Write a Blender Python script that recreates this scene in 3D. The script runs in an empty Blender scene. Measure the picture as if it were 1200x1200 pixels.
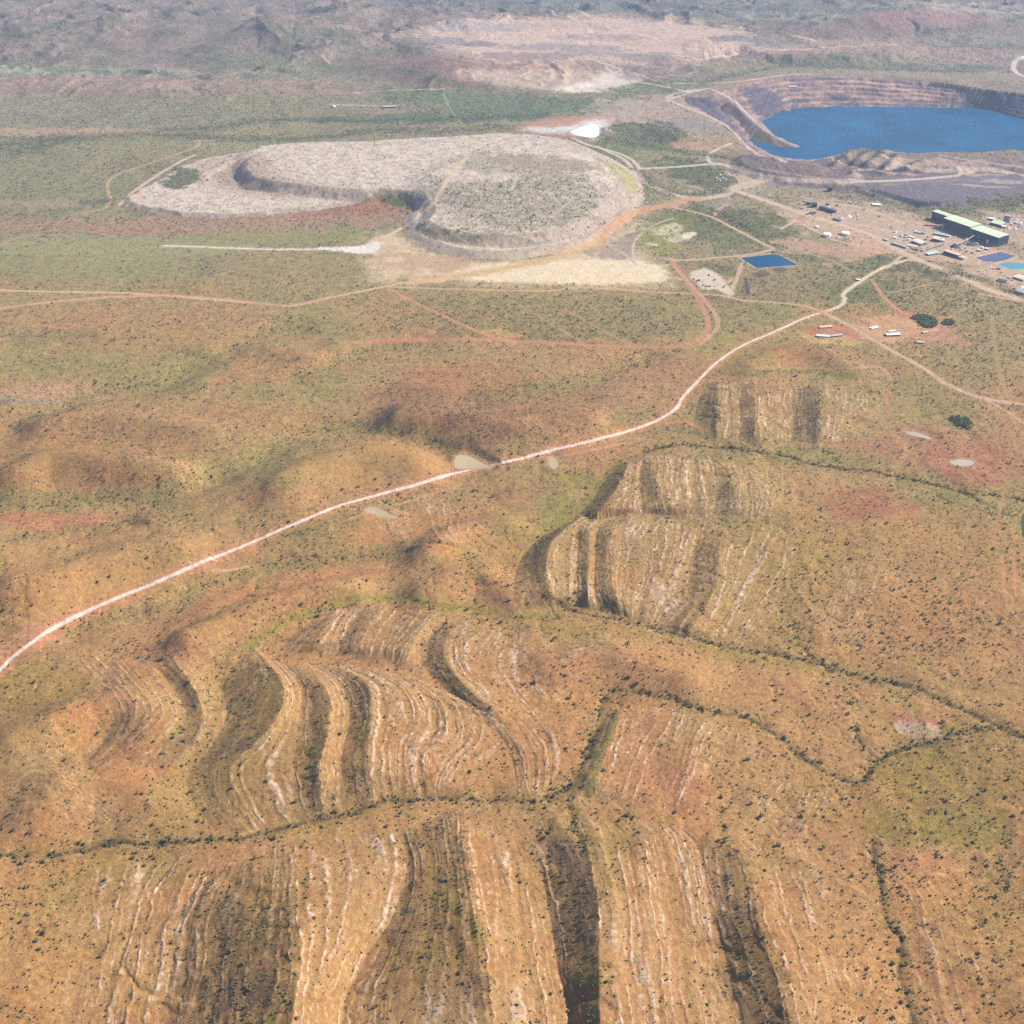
import bpy, math, random
import numpy as np
rng = np.random.default_rng(11); random.seed(11)
SC = bpy.context.scene
R = math.radians
# ------------------------------------------------------------------ camera, sky, sun, exposure
CAMZ = 1500.0; PITCH = R(33); F = 1300.0
cam_d = bpy.data.cameras.new('camera'); cam = bpy.data.objects.new('camera', cam_d)
SC.collection.objects.link(cam); SC.camera = cam
cam.location = (0, 0, CAMZ); cam.rotation_euler = (R(90)-PITCH, 0, 0)
cam_d.sensor_width = 36; cam_d.lens = 36*F/1200; cam_d.clip_start = 10; cam_d.clip_end = 400000
SUN_EL = 39.0; SUN_AZ = 78.0            # azimuth measured from +Y (away) towards +X (right)
w = bpy.data.worlds.new("World"); SC.world = w; w.use_nodes = True
nt = w.node_tree; bg = nt.nodes['Background']
sk = nt.nodes.new('ShaderNodeTexSky'); sk.sky_type = 'NISHITA'; sk.sun_disc = False
sk.sun_elevation = R(SUN_EL); sk.sun_rotation = R(SUN_AZ); sk.altitude = 500
nt.links.new(sk.outputs[0], bg.inputs[0]); bg.inputs[1].default_value = 0.075
sd = bpy.data.lights.new('sun', 'SUN'); sd.energy = 4.8; sd.angle = R(0.5); sd.color = (1.0, 0.95, 0.87)
sun = bpy.data.objects.new('sun', sd); SC.collection.objects.link(sun)
sun.rotation_euler = (R(90-SUN_EL), 0, R(180-SUN_AZ)); sun.location = (800, 800, 1400)
SC.view_settings.view_transform = 'Standard'; SC.view_settings.look = 'None'
SC.view_settings.exposure = 0.95; SC.view_settings.gamma = 1
SC.render.engine = 'CYCLES'
SC.cycles.use_denoising = False; SC.cycles.volume_bounces = 1; SC.cycles.max_bounces = 5; SC.cycles.diffuse_bounces = 2
HAZE_D = 2.6e-5
KALB = 0.52                              # converts a colour as seen in flat sunlight into a base colour

def lin(c):
    c = np.asarray(c, float)/255.0
    return np.where(c <= 0.04045, c/12.92, ((c+0.055)/1.055)**2.4)
def A(*c): return (lin(c)*KALB).astype(np.float32)

# ------------------------------------------------------------------ ground raster
def dir_px(u, v):
    x = (np.asarray(u, float)-600)/F; y = -(np.asarray(v, float)-600)/F
    return x, y*math.sin(PITCH)+math.cos(PITCH), y*math.cos(PITCH)-math.sin(PITCH)
def at_z(u, v, z):
    dx, dy, dz = dir_px(u, v); t = (z-CAMZ)/dz
    return dx*t, dy*t
def flat_px(X, Y):                        # ground point on z=0 -> pixel
    X = np.asarray(X, float); Y = np.asarray(Y, float)
    zc = Y*math.cos(PITCH)+CAMZ*math.sin(PITCH); yc = Y*math.sin(PITCH)-CAMZ*math.cos(PITCH)
    zc = np.maximum(zc, 1.0)
    return 600+F*X/zc, 600-F*yc/zc
US = np.concatenate([np.linspace(-500, -24, 60), np.arange(-20, 1221, 1.0), np.linspace(1224, 1700, 60)])
VS = np.concatenate([-222+np.arange(0, 14)**1.0*8.0, np.linspace(-108, -16, 40), np.arange(-14, 330, 0.5),
                     np.arange(330, 640, 0.75), np.arange(640, 1216, 1.0), np.linspace(1220, 1500, 40)])
NU, NV = len(US), len(VS)
UU, VV = np.meshgrid(US, VS)
X, Y = at_z(UU, VV, 0.0)
X = X.astype(np.float32); Y = Y.astype(np.float32); UU = UU.astype(np.float32); VV = VV.astype(np.float32)

PT = np.random.default_rng(5).random((256, 256)).astype(np.float32)*2*math.pi
GX, GY = np.cos(PT), np.sin(PT)
def perlin(x, y, seed=0):
    xi = np.floor(x); yi = np.floor(y); fx = (x-xi).astype(np.float32); fy = (y-yi).astype(np.float32)
    xi = (xi.astype(np.int32)+seed*37) & 255; yi = (yi.astype(np.int32)+seed*91) & 255
    x1 = (xi+1) & 255; y1 = (yi+1) & 255
    sx = fx*fx*fx*(fx*(fx*6-15)+10); sy = fy*fy*fy*(fy*(fy*6-15)+10)
    a = GX[xi, yi]*fx+GY[xi, yi]*fy; b = GX[x1, yi]*(fx-1)+GY[x1, yi]*fy
    c = GX[xi, y1]*fx+GY[xi, y1]*(fy-1); d = GX[x1, y1]*(fx-1)+GY[x1, y1]*(fy-1)
    a = a+sx*(b-a); c = c+sx*(d-c)
    return (a+sy*(c-a))*1.5
def fbm(x, y, L, o=4, seed=0, gain=.5):
    r = np.zeros_like(x, dtype=np.float32); a = 1.0; n = 0
    for k in range(o):
        r += a*perlin(x/L*(2.03**k)+k*3.7, y/L*(2.03**k)+k*9.1, seed+k); n += a; a *= gain
    return r/n*1.3
def sstep(a, b, x):
    t = np.clip((x-a)/(b-a), 0, 1); return t*t*(3-2*t)
def idx(u, v): return np.interp(u, US, np.arange(NU)), np.interp(v, VS, np.arange(NV))
def sample(F_, Xq, Yq):
    u, v = flat_px(Xq, Yq); i, j = idx(u, v)
    i0 = np.clip(np.floor(i).astype(int), 0, NU-2); j0 = np.clip(np.floor(j).astype(int), 0, NV-2)
    a = i-i0; b = j-j0
    return (F_[j0, i0]*(1-a)+F_[j0, i0+1]*a)*(1-b)+(F_[j0+1, i0]*(1-a)+F_[j0+1, i0+1]*a)*b
H = np.zeros_like(X)
def W(u, v, dz=0.0, it=7):                # pixel -> point of the terrain (raised by dz)
    z = np.zeros(np.shape(u)); 
    for _ in range(it):
        x, y = at_z(u, v, z+dz); z = 0.5*z+0.5*sample(H, x, y)
    x, y = at_z(u, v, z+dz)
    return x, y
def smooth(pts, n=6, closed=False):
    p = np.asarray(pts, float); m = len(p); out = []
    if m < 3: 
        return np.concatenate([p[0]+(p[1]-p[0])*k/n for k in range(n+1)]).reshape(-1, p.shape[1])
    for i in range(m if closed else m-1):
        g = (lambda k: p[k % m]) if closed else (lambda k: p[min(max(k, 0), m-1)])
        p0, p1, p2, p3 = g(i-1), g(i), g(i+1), g(i+2)
        for k in range(n):
            t = k/n
            out.append(.5*((2*p1)+(-p0+p2)*t+(2*p0-5*p1+4*p2-p3)*t*t+(-p0+3*p1-3*p2+p3)*t**3))
    if not closed: out.append(p[-1])
    return np.array(out)
def wl(pts, dz=0.0, n=6, closed=False, sm=True):
    q = smooth(pts, n, closed) if sm else np.asarray(pts, float)
    x, y = W(q[:, 0], q[:, 1], dz); return np.stack([x, y], 1)
def bounds(x0, x1, y0, y1):
    y0 = max(y0, -900)
    u, v = flat_px(np.array([x0, x1, x0, x1]), np.array([y0, y0, y1, y1]))
    i0 = max(np.searchsorted(US, u.min())-1, 0); i1 = min(np.searchsorted(US, u.max())+2, NU)
    j0 = max(np.searchsorted(VS, v.min())-1, 0); j1 = min(np.searchsorted(VS, v.max())+2, NV)
    return j0, j1, i0, i1
wx = wy = None
def dline(P, Rm, warp=0.0):
    D = np.full(X.shape, 1e6, np.float32)
    for a, b in zip(P[:-1], P[1:]):
        r = Rm+warp
        j0, j1, i0, i1 = bounds(min(a[0], b[0])-r, max(a[0], b[0])+r, min(a[1], b[1])-r, max(a[1], b[1])+r)
        if j1 <= j0 or i1 <= i0: continue
        px = X[j0:j1, i0:i1]; py = Y[j0:j1, i0:i1]
        if warp: px = px+wx[j0:j1, i0:i1]*warp; py = py+wy[j0:j1, i0:i1]*warp
        d = b-a; L = max(d@d, 1e-6)
        t = np.clip(((px-a[0])*d[0]+(py-a[1])*d[1])/L, 0, 1)
        q = np.hypot(px-a[0]-t*d[0], py-a[1]-t*d[1])
        D[j0:j1, i0:i1] = np.minimum(D[j0:j1, i0:i1], q)
    return D
def sdpoly(P, Rm, warp=0.0):              # signed distance, + inside
    Pc = np.vstack([P, P[:1]]); r = Rm+warp
    D = np.full(X.shape, -1e6, np.float32)
    j0, j1, i0, i1 = bounds(P[:, 0].min()-r, P[:, 0].max()+r, P[:, 1].min()-r, P[:, 1].max()+r)
    if j1 <= j0 or i1 <= i0: return D
    px = X[j0:j1, i0:i1]; py = Y[j0:j1, i0:i1]
    if warp: px = px+wx[j0:j1, i0:i1]*warp; py = py+wy[j0:j1, i0:i1]*warp
    ins = np.zeros(px.shape, bool); M = np.full(px.shape, 1e12, np.float32)
    for a, b in zip(Pc[:-1], Pc[1:]):
        c = (a[1] > py) != (b[1] > py)
        if abs(b[1]-a[1]) > 1e-9: ins ^= c & (px < (b[0]-a[0])*(py-a[1])/(b[1]-a[1])+a[0])
        d = b-a; L = max(d@d, 1e-6)
        t = np.clip(((px-a[0])*d[0]+(py-a[1])*d[1])/L, 0, 1)
        M = np.minimum(M, (px-a[0]-t*d[0])**2+(py-a[1]-t*d[1])**2)
    M = np.sqrt(M); D[j0:j1, i0:i1] = np.where(ins, M, -M)
    return D
wx = fbm(X, Y, 90, 4, 3); wy = fbm(X, Y, 90, 4, 23)
WX = fbm(X, Y, 500, 3, 41); WY = fbm(X, Y, 500, 3, 57)
DIST = np.hypot(X, Y)

# ------------------------------------------------------------------ relief
far = sstep(4200, 7500, Y)
H += 17*fbm(X, Y, 650, 4, 7)*(1-.55*sstep(2300, 3500, Y)*(1-far))
n1 = fbm(X+250*WX, Y+250*WY, 300, 4, 12)
H += 8.0*n1*(1-sstep(2600, 3400, Y))
gl = np.abs(fbm(X+180*WX+60*wx, Y+180*WY+60*wy, 260, 4, 15)); GUL = np.exp(-(gl/.13)**2)*(1-sstep(2400, 3200, Y))
H -= 2.4*GUL*np.clip(.5+n1, 0, 1)
# far ranges beyond the mine
rg = 1-np.abs(fbm(X+700*WX, Y+500*WY, 1500, 5, 31))*1.6
H += far*(60*np.clip(rg, 0, 1)**2*sstep(5200, 9000, Y)+16*fbm(X, Y, 800, 4, 77))*(1-.75*sstep(200, 1500, X)*(1-sstep(8000, 9500, Y)))
def swale(pts, depth, wid):
    P = wl(pts); D = dline(P, wid*2.6, 0)
    global H
    H -= depth*np.exp(-(D/wid)**2)
def ridge(pts, ht, wid, sharp=1.0):
    P = wl(pts, ht); D = dline(P, wid*3.0, 0)
    global H
    H += ht*np.exp(-(D/wid)**(2*sharp))
SW = [[(0,517),(33,493),(83,467),(133,457),(183,450),(217,433),(267,410),(300,395),(345,385)],
      [(150,590),(215,570),(267,547),(300,533),(333,513),(367,503),(400,500),(470,508),(530,530)],
      [(0,590),(67,590),(133,585),(200,577),(250,563)],
      [(0,633),(67,623),(150,613)],
      [(83,740),(133,723),(187,717),(233,690),(283,672),(333,662),(400,655),(470,650)],
      [(350,443),(400,425),(440,410),(500,405)],
      [(560,465),(620,458),(683,450),(717,433),(760,418)]]
for s_, d_, w_ in zip(SW, (14, 16, 13, 8, 12, 8, 12), (60, 60, 55, 40, 50, 55, 70)): swale(s_, d_*1.35, w_)
for pts, ht, wid in [([(20,545),(60,530),(130,535),(200,545)], 26, 70), ([(40,490),(100,485),(180,490),(240,500)], 16, 60),
                     ([(330,560),(380,535),(430,525),(480,530)], 28, 80), ([(20,680),(80,665),(150,640),(200,635)], 24, 75),
                     ([(470,480),(540,485),(610,490),(680,480)], 26, 75), ([(20,860),(90,830),(150,820),(190,850)], 22, 75),
                     ([(60,930),(120,905),(180,930)], 16, 70), ([(500,640),(540,620),(590,610)], 20, 60),
                     ([(220,740),(280,715),(350,690),(410,680)], 22, 50), ([(500,685),(560,670),(600,690)], 14, 50),
                     ([(650,775),(720,770),(800,790)], 14, 60), ([(1000,430),(940,405),(880,425)], 12, 60),
                     ([(690,152),(750,147),(800,158)], 34, 95), ([(400,400),(470,392),(560,385)], 10, 80),
                     ([(250,410),(310,405),(360,415)], 10, 60), ([(850,245),(880,240),(920,255)], 9, 60),
                     # far ranges
                     ([(0,60),(50,52),(90,64)], 70, 190), ([(30,30),(80,18),(150,22)], 60, 230), ([(140,50),(190,45),(240,60)], 60, 200),
                     ([(200,30),(250,20),(290,40)], 90, 240), ([(300,30),(340,22),(380,35)], 110, 220), ([(330,40),(330,50),(370,55)], 60, 180),
                     ([(430,50),(470,42),(520,62),(545,85)], 70, 190), ([(400,15),(470,18),(560,30)], 80, 300), ([(400,60),(450,75),(500,95)], 46, 150),
                     ([(560,5),(680,12),(800,22)], 60, 300), ([(960,30),(1010,20),(1080,14)], 100, 300), ([(1040,22),(1110,16),(1190,24)], 90, 300),
                     ([(0,98),(60,94),(130,100)], 26, 130), ([(160,96),(230,92),(300,100)], 28, 130), ([(300,98),(380,96),(450,104)], 24, 120)]:
    if pts[0][1] < 110 and ht > 22: ridge(pts, ht*.62, wid*1.25)
    else: ridge(pts, ht*(1.75 if pts[0][1] > 380 else 1), wid)

# folded strata: guide lines across the bedding, each with its height along its length
STR = np.zeros_like(X); LDK = np.zeros_like(X); SM = np.zeros_like(X); SS = np.zeros_like(X); TT = np.zeros_like(X); DK = np.zeros_like(X)
nw = fbm(X, Y, 70, 3, 88); nw2 = fbm(X, Y, 14, 2, 89)
def patch(guides, dark, seed, dens=2200, ft=(.07, .07), strength=1.0, fs=.6):
    """guides: (pixels, height or heights) from left to right; dark[i]: how far grass tint and painted shade darken the strip after guide i"""
    global H
    n = 60; G = []; Z = []
    for pts, hh in guides:
        q = smooth(pts, 8)
        L = np.concatenate([[0], np.cumsum(np.hypot(*np.diff(q, axis=0).T))]); L /= L[-1]
        t = np.linspace(0, 1, n); q = np.stack([np.interp(t, L, q[:, 0]), np.interp(t, L, q[:, 1])], 1)
        hh = np.atleast_1d(np.array(hh, float)); z = np.interp(t, np.linspace(0, 1, len(hh)), hh)
        z = z*sstep(0, ft[0]*3, t)**.8*sstep(0, ft[1]*3, 1-t)**.8
        x, y = W(q[:, 0], q[:, 1], z); G.append(np.stack([x, y], 1)); Z.append(z)
    G = np.array(G); Z = np.array(Z); m = len(G)
    ns = dens; s = np.linspace(0, m-1-1e-6, ns); tt = np.linspace(0, n-1-1e-6, 2600)
    k = s.astype(int); a = (s-k)[:, None]; l = tt.astype(int); b = (tt-l)[None]
    def bil(Q):
        r = lambda i, j: Q[i][:, j]
        return (r(k, l)*(1-b)+r(k, l+1)*b)*(1-a)+(r(k+1, l)*(1-b)+r(k+1, l+1)*b)*a
    px = bil(G[:, :, 0]); py = bil(G[:, :, 1]); pz = bil(Z)
    tq = np.broadcast_to(tt[None]/(n-1), px.shape); sq = np.broadcast_to(s[:, None], px.shape)
    u, v = flat_px(px, py); i, j = idx(u, v); i = np.rint(i).astype(int); j = np.rint(j).astype(int)
    dz = np.zeros_like(X); Sg = np.full(X.shape, -1, np.float32); Tg = np.zeros_like(X)
    dz[j, i] = pz; Sg[j, i] = sq; Tg[j, i] = tq
    jj0, jj1, ii0, ii1 = j.min(), j.max()+1, i.min(), i.max()+1
    sl = (slice(jj0, jj1), slice(ii0, ii1))
    sg, tg, d = Sg[sl], Tg[sl], dz[sl]; ok = sg >= 0
    # fill pin holes
    for _ in range(3):
        for sh in ((0, 1), (0, -1), (1, 0), (-1, 0)):
            q = np.roll(ok, sh, (0, 1)); new = ~ok & q & np.roll(ok, (-sh[0], -sh[1]), (0, 1))
            sg[new] = np.roll(sg, sh, (0, 1))[new]; tg[new] = np.roll(tg, sh, (0, 1))[new]; d[new] = np.roll(d, sh, (0, 1))[new]; ok = ok | new
    tn = tg+.09*nw[sl]; 
    wS = sstep(0, fs, sg)*sstep(0, 1.1, (m-1)-sg+.5*nw[sl]*ok)*sstep(0, ft[0]*1.3, tn)*sstep(0, ft[1]*1.3, 1-tn)*ok
    # arc length weights so that stripes keep a real spacing in metres
    wid = np.array([np.mean(np.hypot(*(G[q+1]-G[q]).T)) for q in range(m-1)]); cum = np.concatenate([[0], np.cumsum(wid)])
    Sm = np.interp(sg, np.arange(m), cum).astype(np.float32); ln = np.mean([np.sum(np.hypot(*np.diff(g, axis=0).T)) for g in G])
    Tm = tg*ln
    wob = 7*perlin(Sm/60, Tm/90, seed)+3.2*perlin(Sm/22, Tm/34, seed+1)+1.3*perlin(Sm/9, Tm/12, seed+21)
    b1 = perlin((Sm+wob)/17, Tm/330, seed+2); b2 = perlin((Sm+wob)/7.5, Tm/170, seed+3); b3 = perlin((Sm+wob)/36, Tm/500, seed+5)
    brk = sstep(-.7, .1, perlin(Sm/40, Tm/70, seed+6)); brk2 = sstep(-.5, .3, perlin(Sm/9, Tm/16, seed+9))
    wob2 = wob+2.5*nw2[sl]
    l1 = np.exp(-(perlin((Sm+wob2)/26, Tm/620, seed+11)/.10)**2); l2 = np.exp(-(perlin((Sm+wob2)/14, Tm/420, seed+13)/.13)**2); l3 = np.exp(-(perlin((Sm+wob2)/7.5, Tm/260, seed+15)/.16)**2)
    st = np.maximum(np.maximum(l1*(.45+.55*brk2)*(.45+.55*brk), .72*l2*(.4+.6*brk2)*(.3+.7*brk)), .4*l3*brk2)+.2*b1-.05
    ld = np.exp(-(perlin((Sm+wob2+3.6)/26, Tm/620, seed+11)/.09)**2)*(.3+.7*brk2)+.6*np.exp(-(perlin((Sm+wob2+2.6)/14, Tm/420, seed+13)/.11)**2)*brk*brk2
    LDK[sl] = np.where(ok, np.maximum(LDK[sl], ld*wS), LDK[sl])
    xg = np.exp(-(perlin(Tm/70+.4*wx[sl], Sm/260, seed+17)/.12)**2)*sstep(-.1, .3, perlin(Tm/150, Sm/150, seed+18))
    st = np.where(st < .12, st-.35*np.clip(-b1, 0, 1), st)
    H[sl] += np.where(ok, d+wS*strength*(.9*b1+.35*b2+1.9*b3+1.25*l1*(.35+.65*brk2)+.5*l2*brk2-2.8*xg), 0)
    SM[sl] = np.maximum(SM[sl], wS*strength); STR[sl] = np.where(ok, st-.5*xg, STR[sl])
    sgn = sg+.2*nw[sl]*ok+.14*nw2[sl]; kf = np.clip(np.floor(sgn).astype(int), 0, m-1); fr_ = sgn-kf
    DL = np.zeros((m, 40), np.float32)
    for q_, d_ in enumerate(dark[:m]): d_ = np.atleast_1d(np.array(d_, float)); DL[q_] = np.interp(np.linspace(0, 1, 40), np.linspace(0, 1, len(d_)), d_)
    dk = DL[kf, np.clip((tn*39).astype(int), 0, 39)]*sstep(-.05, .5, fr_+.15*nw2[sl])
    dkm = dk*sstep(0, ft[0]*.9, tn)*sstep(0, ft[1]*.9, 1-tn)*ok
    DK[sl] = np.maximum(DK[sl], dkm)
    return G
# lower slopes, below the long creek
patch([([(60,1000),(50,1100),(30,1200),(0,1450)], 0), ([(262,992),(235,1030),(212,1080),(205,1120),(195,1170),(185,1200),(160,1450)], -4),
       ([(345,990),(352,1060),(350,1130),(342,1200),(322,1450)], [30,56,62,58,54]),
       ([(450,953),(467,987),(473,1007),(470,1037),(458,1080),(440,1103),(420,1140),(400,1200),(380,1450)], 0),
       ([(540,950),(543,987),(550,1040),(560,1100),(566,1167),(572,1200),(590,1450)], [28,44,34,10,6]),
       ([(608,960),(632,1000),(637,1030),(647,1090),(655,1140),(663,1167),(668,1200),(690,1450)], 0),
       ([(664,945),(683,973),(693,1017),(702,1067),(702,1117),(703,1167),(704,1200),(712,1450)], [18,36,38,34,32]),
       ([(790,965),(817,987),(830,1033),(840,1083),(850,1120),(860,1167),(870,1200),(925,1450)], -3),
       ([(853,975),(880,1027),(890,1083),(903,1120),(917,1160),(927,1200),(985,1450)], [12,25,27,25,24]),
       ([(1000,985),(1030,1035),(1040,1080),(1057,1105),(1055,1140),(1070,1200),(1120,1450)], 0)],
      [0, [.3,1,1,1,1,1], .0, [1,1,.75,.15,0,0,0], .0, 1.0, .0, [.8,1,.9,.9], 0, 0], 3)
# the folded hill in the middle
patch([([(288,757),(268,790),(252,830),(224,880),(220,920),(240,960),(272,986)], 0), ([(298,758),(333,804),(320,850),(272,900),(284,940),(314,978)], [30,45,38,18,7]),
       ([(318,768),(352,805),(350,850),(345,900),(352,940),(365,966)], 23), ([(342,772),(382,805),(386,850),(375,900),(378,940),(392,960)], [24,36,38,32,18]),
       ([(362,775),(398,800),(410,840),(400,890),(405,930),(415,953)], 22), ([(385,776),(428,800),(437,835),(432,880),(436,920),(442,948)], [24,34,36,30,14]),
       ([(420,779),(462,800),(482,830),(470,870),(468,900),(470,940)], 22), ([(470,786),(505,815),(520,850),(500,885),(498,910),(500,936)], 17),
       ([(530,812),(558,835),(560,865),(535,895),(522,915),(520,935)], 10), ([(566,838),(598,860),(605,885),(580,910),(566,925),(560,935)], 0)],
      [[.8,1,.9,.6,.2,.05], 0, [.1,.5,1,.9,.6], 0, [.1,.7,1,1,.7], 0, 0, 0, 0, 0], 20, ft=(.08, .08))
patch([([(372,722),(345,745),(325,765)], 0), ([(400,714),(378,740),(362,768)], 16), ([(425,710),(402,738),(385,770)], 11), ([(450,708),(428,738),(412,772)], 18), ([(480,710),(458,740),(442,776)], 13), ([(515,716),(490,745),(473,784)], 14), ([(535,722),(506,748),(498,790)], 0)],
      [.3, 0, .5, 0, .2, 0, 0], 23, dens=1200, ft=(.1, .1))
patch([([(515,718),(496,745),(494,775),(520,805),(560,838),(585,870),(602,935)], 0), ([(548,726),(522,750),(526,780),(555,812),(590,848),(612,885),(618,935)], [8,13,14,11,6,3]),
       ([(590,735),(572,770),(592,812),(628,855),(642,895),(636,935)], 8), ([(650,738),(650,790),(672,830),(694,858),(674,900),(657,932)], 0)],
      [[.6,.9,1,.6,.1,0], 0, 0, 0], 27, dens=1400)
# between the gully and the right creek
patch([([(712,830),(690,870),(675,900),(662,925)], 0), ([(728,828),(712,865),(695,900),(680,935)], 10), ([(770,825),(750,870),(735,905),(720,945)], 6),
       ([(830,838),(815,880),(800,920),(790,955)], 8), ([(900,870),(885,900),(870,930),(850,965)], 0)], [[.3,.9,.6,.3], 0, 0, 0, 0], 33, dens=1200, strength=.8)
# hill right of the green wedge, lower block
patch([([(655,617),(625,638),(606,668),(603,700),(615,722)], 0), ([(685,604),(650,632),(641,655),(643,690),(654,716)], [20,30,32,32,20]),
       ([(698,606),(678,620),(677,650),(677,690),(679,714)], 19), ([(706,606),(693,622),(691,650),(689,690),(691,716)], 26),
       ([(714,606),(700,625),(698,650),(697,690),(702,718)], 17), ([(730,606),(718,625),(716,650),(719,690),(728,722)], 25),
       ([(780,608),(770,650),(757,680),(748,705),(745,728)], 12), ([(825,612),(812,650),(805,690),(790,715),(770,738)], 5),
       ([(850,612),(843,650),(838,690),(820,725),(795,752)], 15), ([(905,615),(885,660),(865,700),(850,730),(830,758)], 7), ([(975,620),(965,670),(945,710),(920,745),(900,765)], 0)],
      [[.3,.8,.9,.4], 0, [.3,.9,.9,.5], 0, [.4,1,1,.6], 0, 0, [.2,.7,.5,0], 0, 0, 0], 44)
patch([([(722,545),(705,570),(690,592),(672,607)], 0), ([(738,540),(724,570),(708,592),(690,606)], 26), ([(753,535),(750,560),(752,585),(755,604)], 14),
       ([(768,535),(768,560),(773,585),(777,605)], 20), ([(835,535),(838,560),(840,585),(835,608)], 8), ([(850,540),(857,560),(860,580),(855,607)], 14), ([(930,548),(935,570),(938,600),(935,616)], 0)],
      [[.8,.8,.5], 0, [.8,.8,.2], 0, [.1,.6,.1], 0, 0], 52, dens=1400)
patch([([(826,448),(818,475),(812,500),(812,515)], 0), ([(842,446),(842,475),(841,500),(842,520)], 22), ([(866,447),(867,475),(868,500),(868,522)], 14), ([(882,447),(885,475),(885,500),(886,523)], 22),
       ([(928,445),(930,475),(930,500),(930,525)], 8), ([(960,447),(963,475),(962,500),(962,527)], 18), ([(1045,450),(1040,475),(1032,500),(1025,525)], 0)],
      [1.0, .05, 1.0, 0, 1.0, 0, 0], 61, dens=1400, ft=(.12, .12))
patch([([(1000,1000),(1025,1045),(1040,1100),(1050,1160),(1060,1200),(1100,1450)], 0), ([(1050,1000),(1090,1050),(1110,1100),(1125,1160),(1140,1200),(1200,1450)], 6), ([(1120,1010),(1165,1060),(1190,1110),(1215,1160),(1240,1200),(1320,1450)], 0)], [0, 0, 0], 81, dens=1200, strength=.45, ft=(.15,.1))
patch([([(975,625),(968,670),(948,710),(925,742)], 0), ([(1030,630),(1020,680),(1000,720),(980,760)], 5), ([(1110,640),(1100,690),(1080,740),(1060,785)], 0)], [0, 0, 0], 83, dens=1200, strength=.5, ft=(.2,.15))
patch([([(905,870),(895,900),(880,930),(865,965)], 0), ([(960,915),(945,940),(930,965),(915,985)], 4), ([(1010,925),(1005,945),(990,970),(975,990)], 0)], [0, 0, 0], 85, dens=900, strength=.5, ft=(.15,.15))
patch([([(640,745),(690,735),(730,745)], 0), ([(650,780),(700,765),(760,770)], 5), ([(660,810),(700,795),(760,800)], 0)], [0, 0, 0], 87, dens=900, strength=.5, ft=(.15,.15))
patch([([(0,880),(60,850),(110,905),(170,960)], 0), ([(0,920),(50,900),(90,940),(140,975)], 6), ([(0,970),(40,960),(80,975),(100,985)], 0)], [0, 0, 0], 89, dens=900, strength=.45, ft=(.15,.15))
# fainter bedding: left foothills
patch([([(60,765),(85,800),(110,830),(100,870),(60,900)], 0), ([(120,760),(155,800),(180,835),(150,870),(110,905)], 8), ([(170,765),(205,810),(212,845),(190,875),(160,900)], 8), ([(195,760),(232,815),(236,850),(214,885),(190,910)], [10,26,24,14,8]), ([(230,760),(262,815),(262,850),(236,890),(215,915)], 0)],
      [0, 0, [.3,.9,.8,.3], 0, 0], 70, dens=900, strength=.6)
patch([([(430,590),(420,610),(440,640),(480,650)], 0), ([(500,580),(510,600),(520,630),(540,640)], 8), ([(590,570),(600,590),(595,610),(610,630)], 0)], [0, 0, 0], 75, dens=800, strength=.55)
# creeks and gullies
CREEKS = {
 'a': ([(-60,1008),(0,1003),(60,1000),(130,990),(180,988),(240,985),(310,977),(370,960),(430,948),(490,936),(540,934),(600,938),(645,936),(668,925),(685,890),(700,850),(709,818),(722,806),(750,808),(790,822),(840,833),(870,840),(900,857),(940,885),(970,903),(1000,915),(1017,912),(1032,890),(1080,872),(1130,860),(1165,853),(1200,863),(1260,875)], 5),
 'b': ([(640,700),(680,718),(740,730),(800,742),(860,760),(930,772),(1000,790),(1060,803),(1100,820),(1150,843),(1200,864)], 4),
 'c': ([(1260,592),(1200,585),(1130,577),(1080,565),(1020,552),(960,545),(900,530),(850,525),(800,522),(755,530)], 4),
 'd': ([(930,735),(945,765),(985,790),(1030,800),(1060,803)], 3),
 'e': ([(668,925),(672,960),(690,1000)], 3),
 'f': ([(1028,985),(1030,1035),(1040,1080),(1057,1105),(1055,1140),(1070,1200),(1085,1260)], 3),
 'g': ([(1000,850),(1010,870),(1030,890)], 2),
}
for k_, (p_, dp) in CREEKS.items():
    P = wl(p_); D = dline(P, 45, 12)
    H -= (.5*dp*np.exp(-(D/9)**2)+.3*dp*np.exp(-(D/30)**2))*(.5+.6*sstep(-.5, .4, nw))

# --- mine landforms -------------------------------------------------
FLATS = []
def plateau(pts, ht, run, warp=18, rough=1.2, n=5, base=None):
    global H
    P = wl(pts, ht, n, closed=True)
    sd_ = sdpoly(P, run*1.3+60, warp)
    q = sstep(0, 1, 1+sd_/run)*.35+.65*np.clip(1+sd_/run, 0, 1)
    H = H*(1-q*.7)+q*ht
    return sd_
def flatten(pts, z, fe=30, n=4, closed=True):
    global H
    P = wl(pts, 0, n, closed=True); s = sdpoly(P, fe+5, 0); m = sstep(-fe, 0, s); H = H*(1-m)+z*m
    return s
flatten([(700,215),(830,180),(1000,205),(1260,195),(1300,360),(1150,345),(1040,320),(940,300),(800,330),(740,300)], 0, 300)
dump_w = plateau([(152,236),(185,212),(225,190),(262,182),(300,178),(240,205),(300,225),(380,228),(430,232),(330,246),(240,250)], 12, 26)
dump_a = plateau([(305,172),(420,166),(520,160),(600,156),(660,163),(720,190),(742,215),(738,238),(712,262),(665,284),(600,294),(545,292),(500,280),(486,266),(488,250),(498,240),(478,230),(430,226),(400,224),(330,217),(285,200)], 19, 52, 8, n=6)
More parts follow.
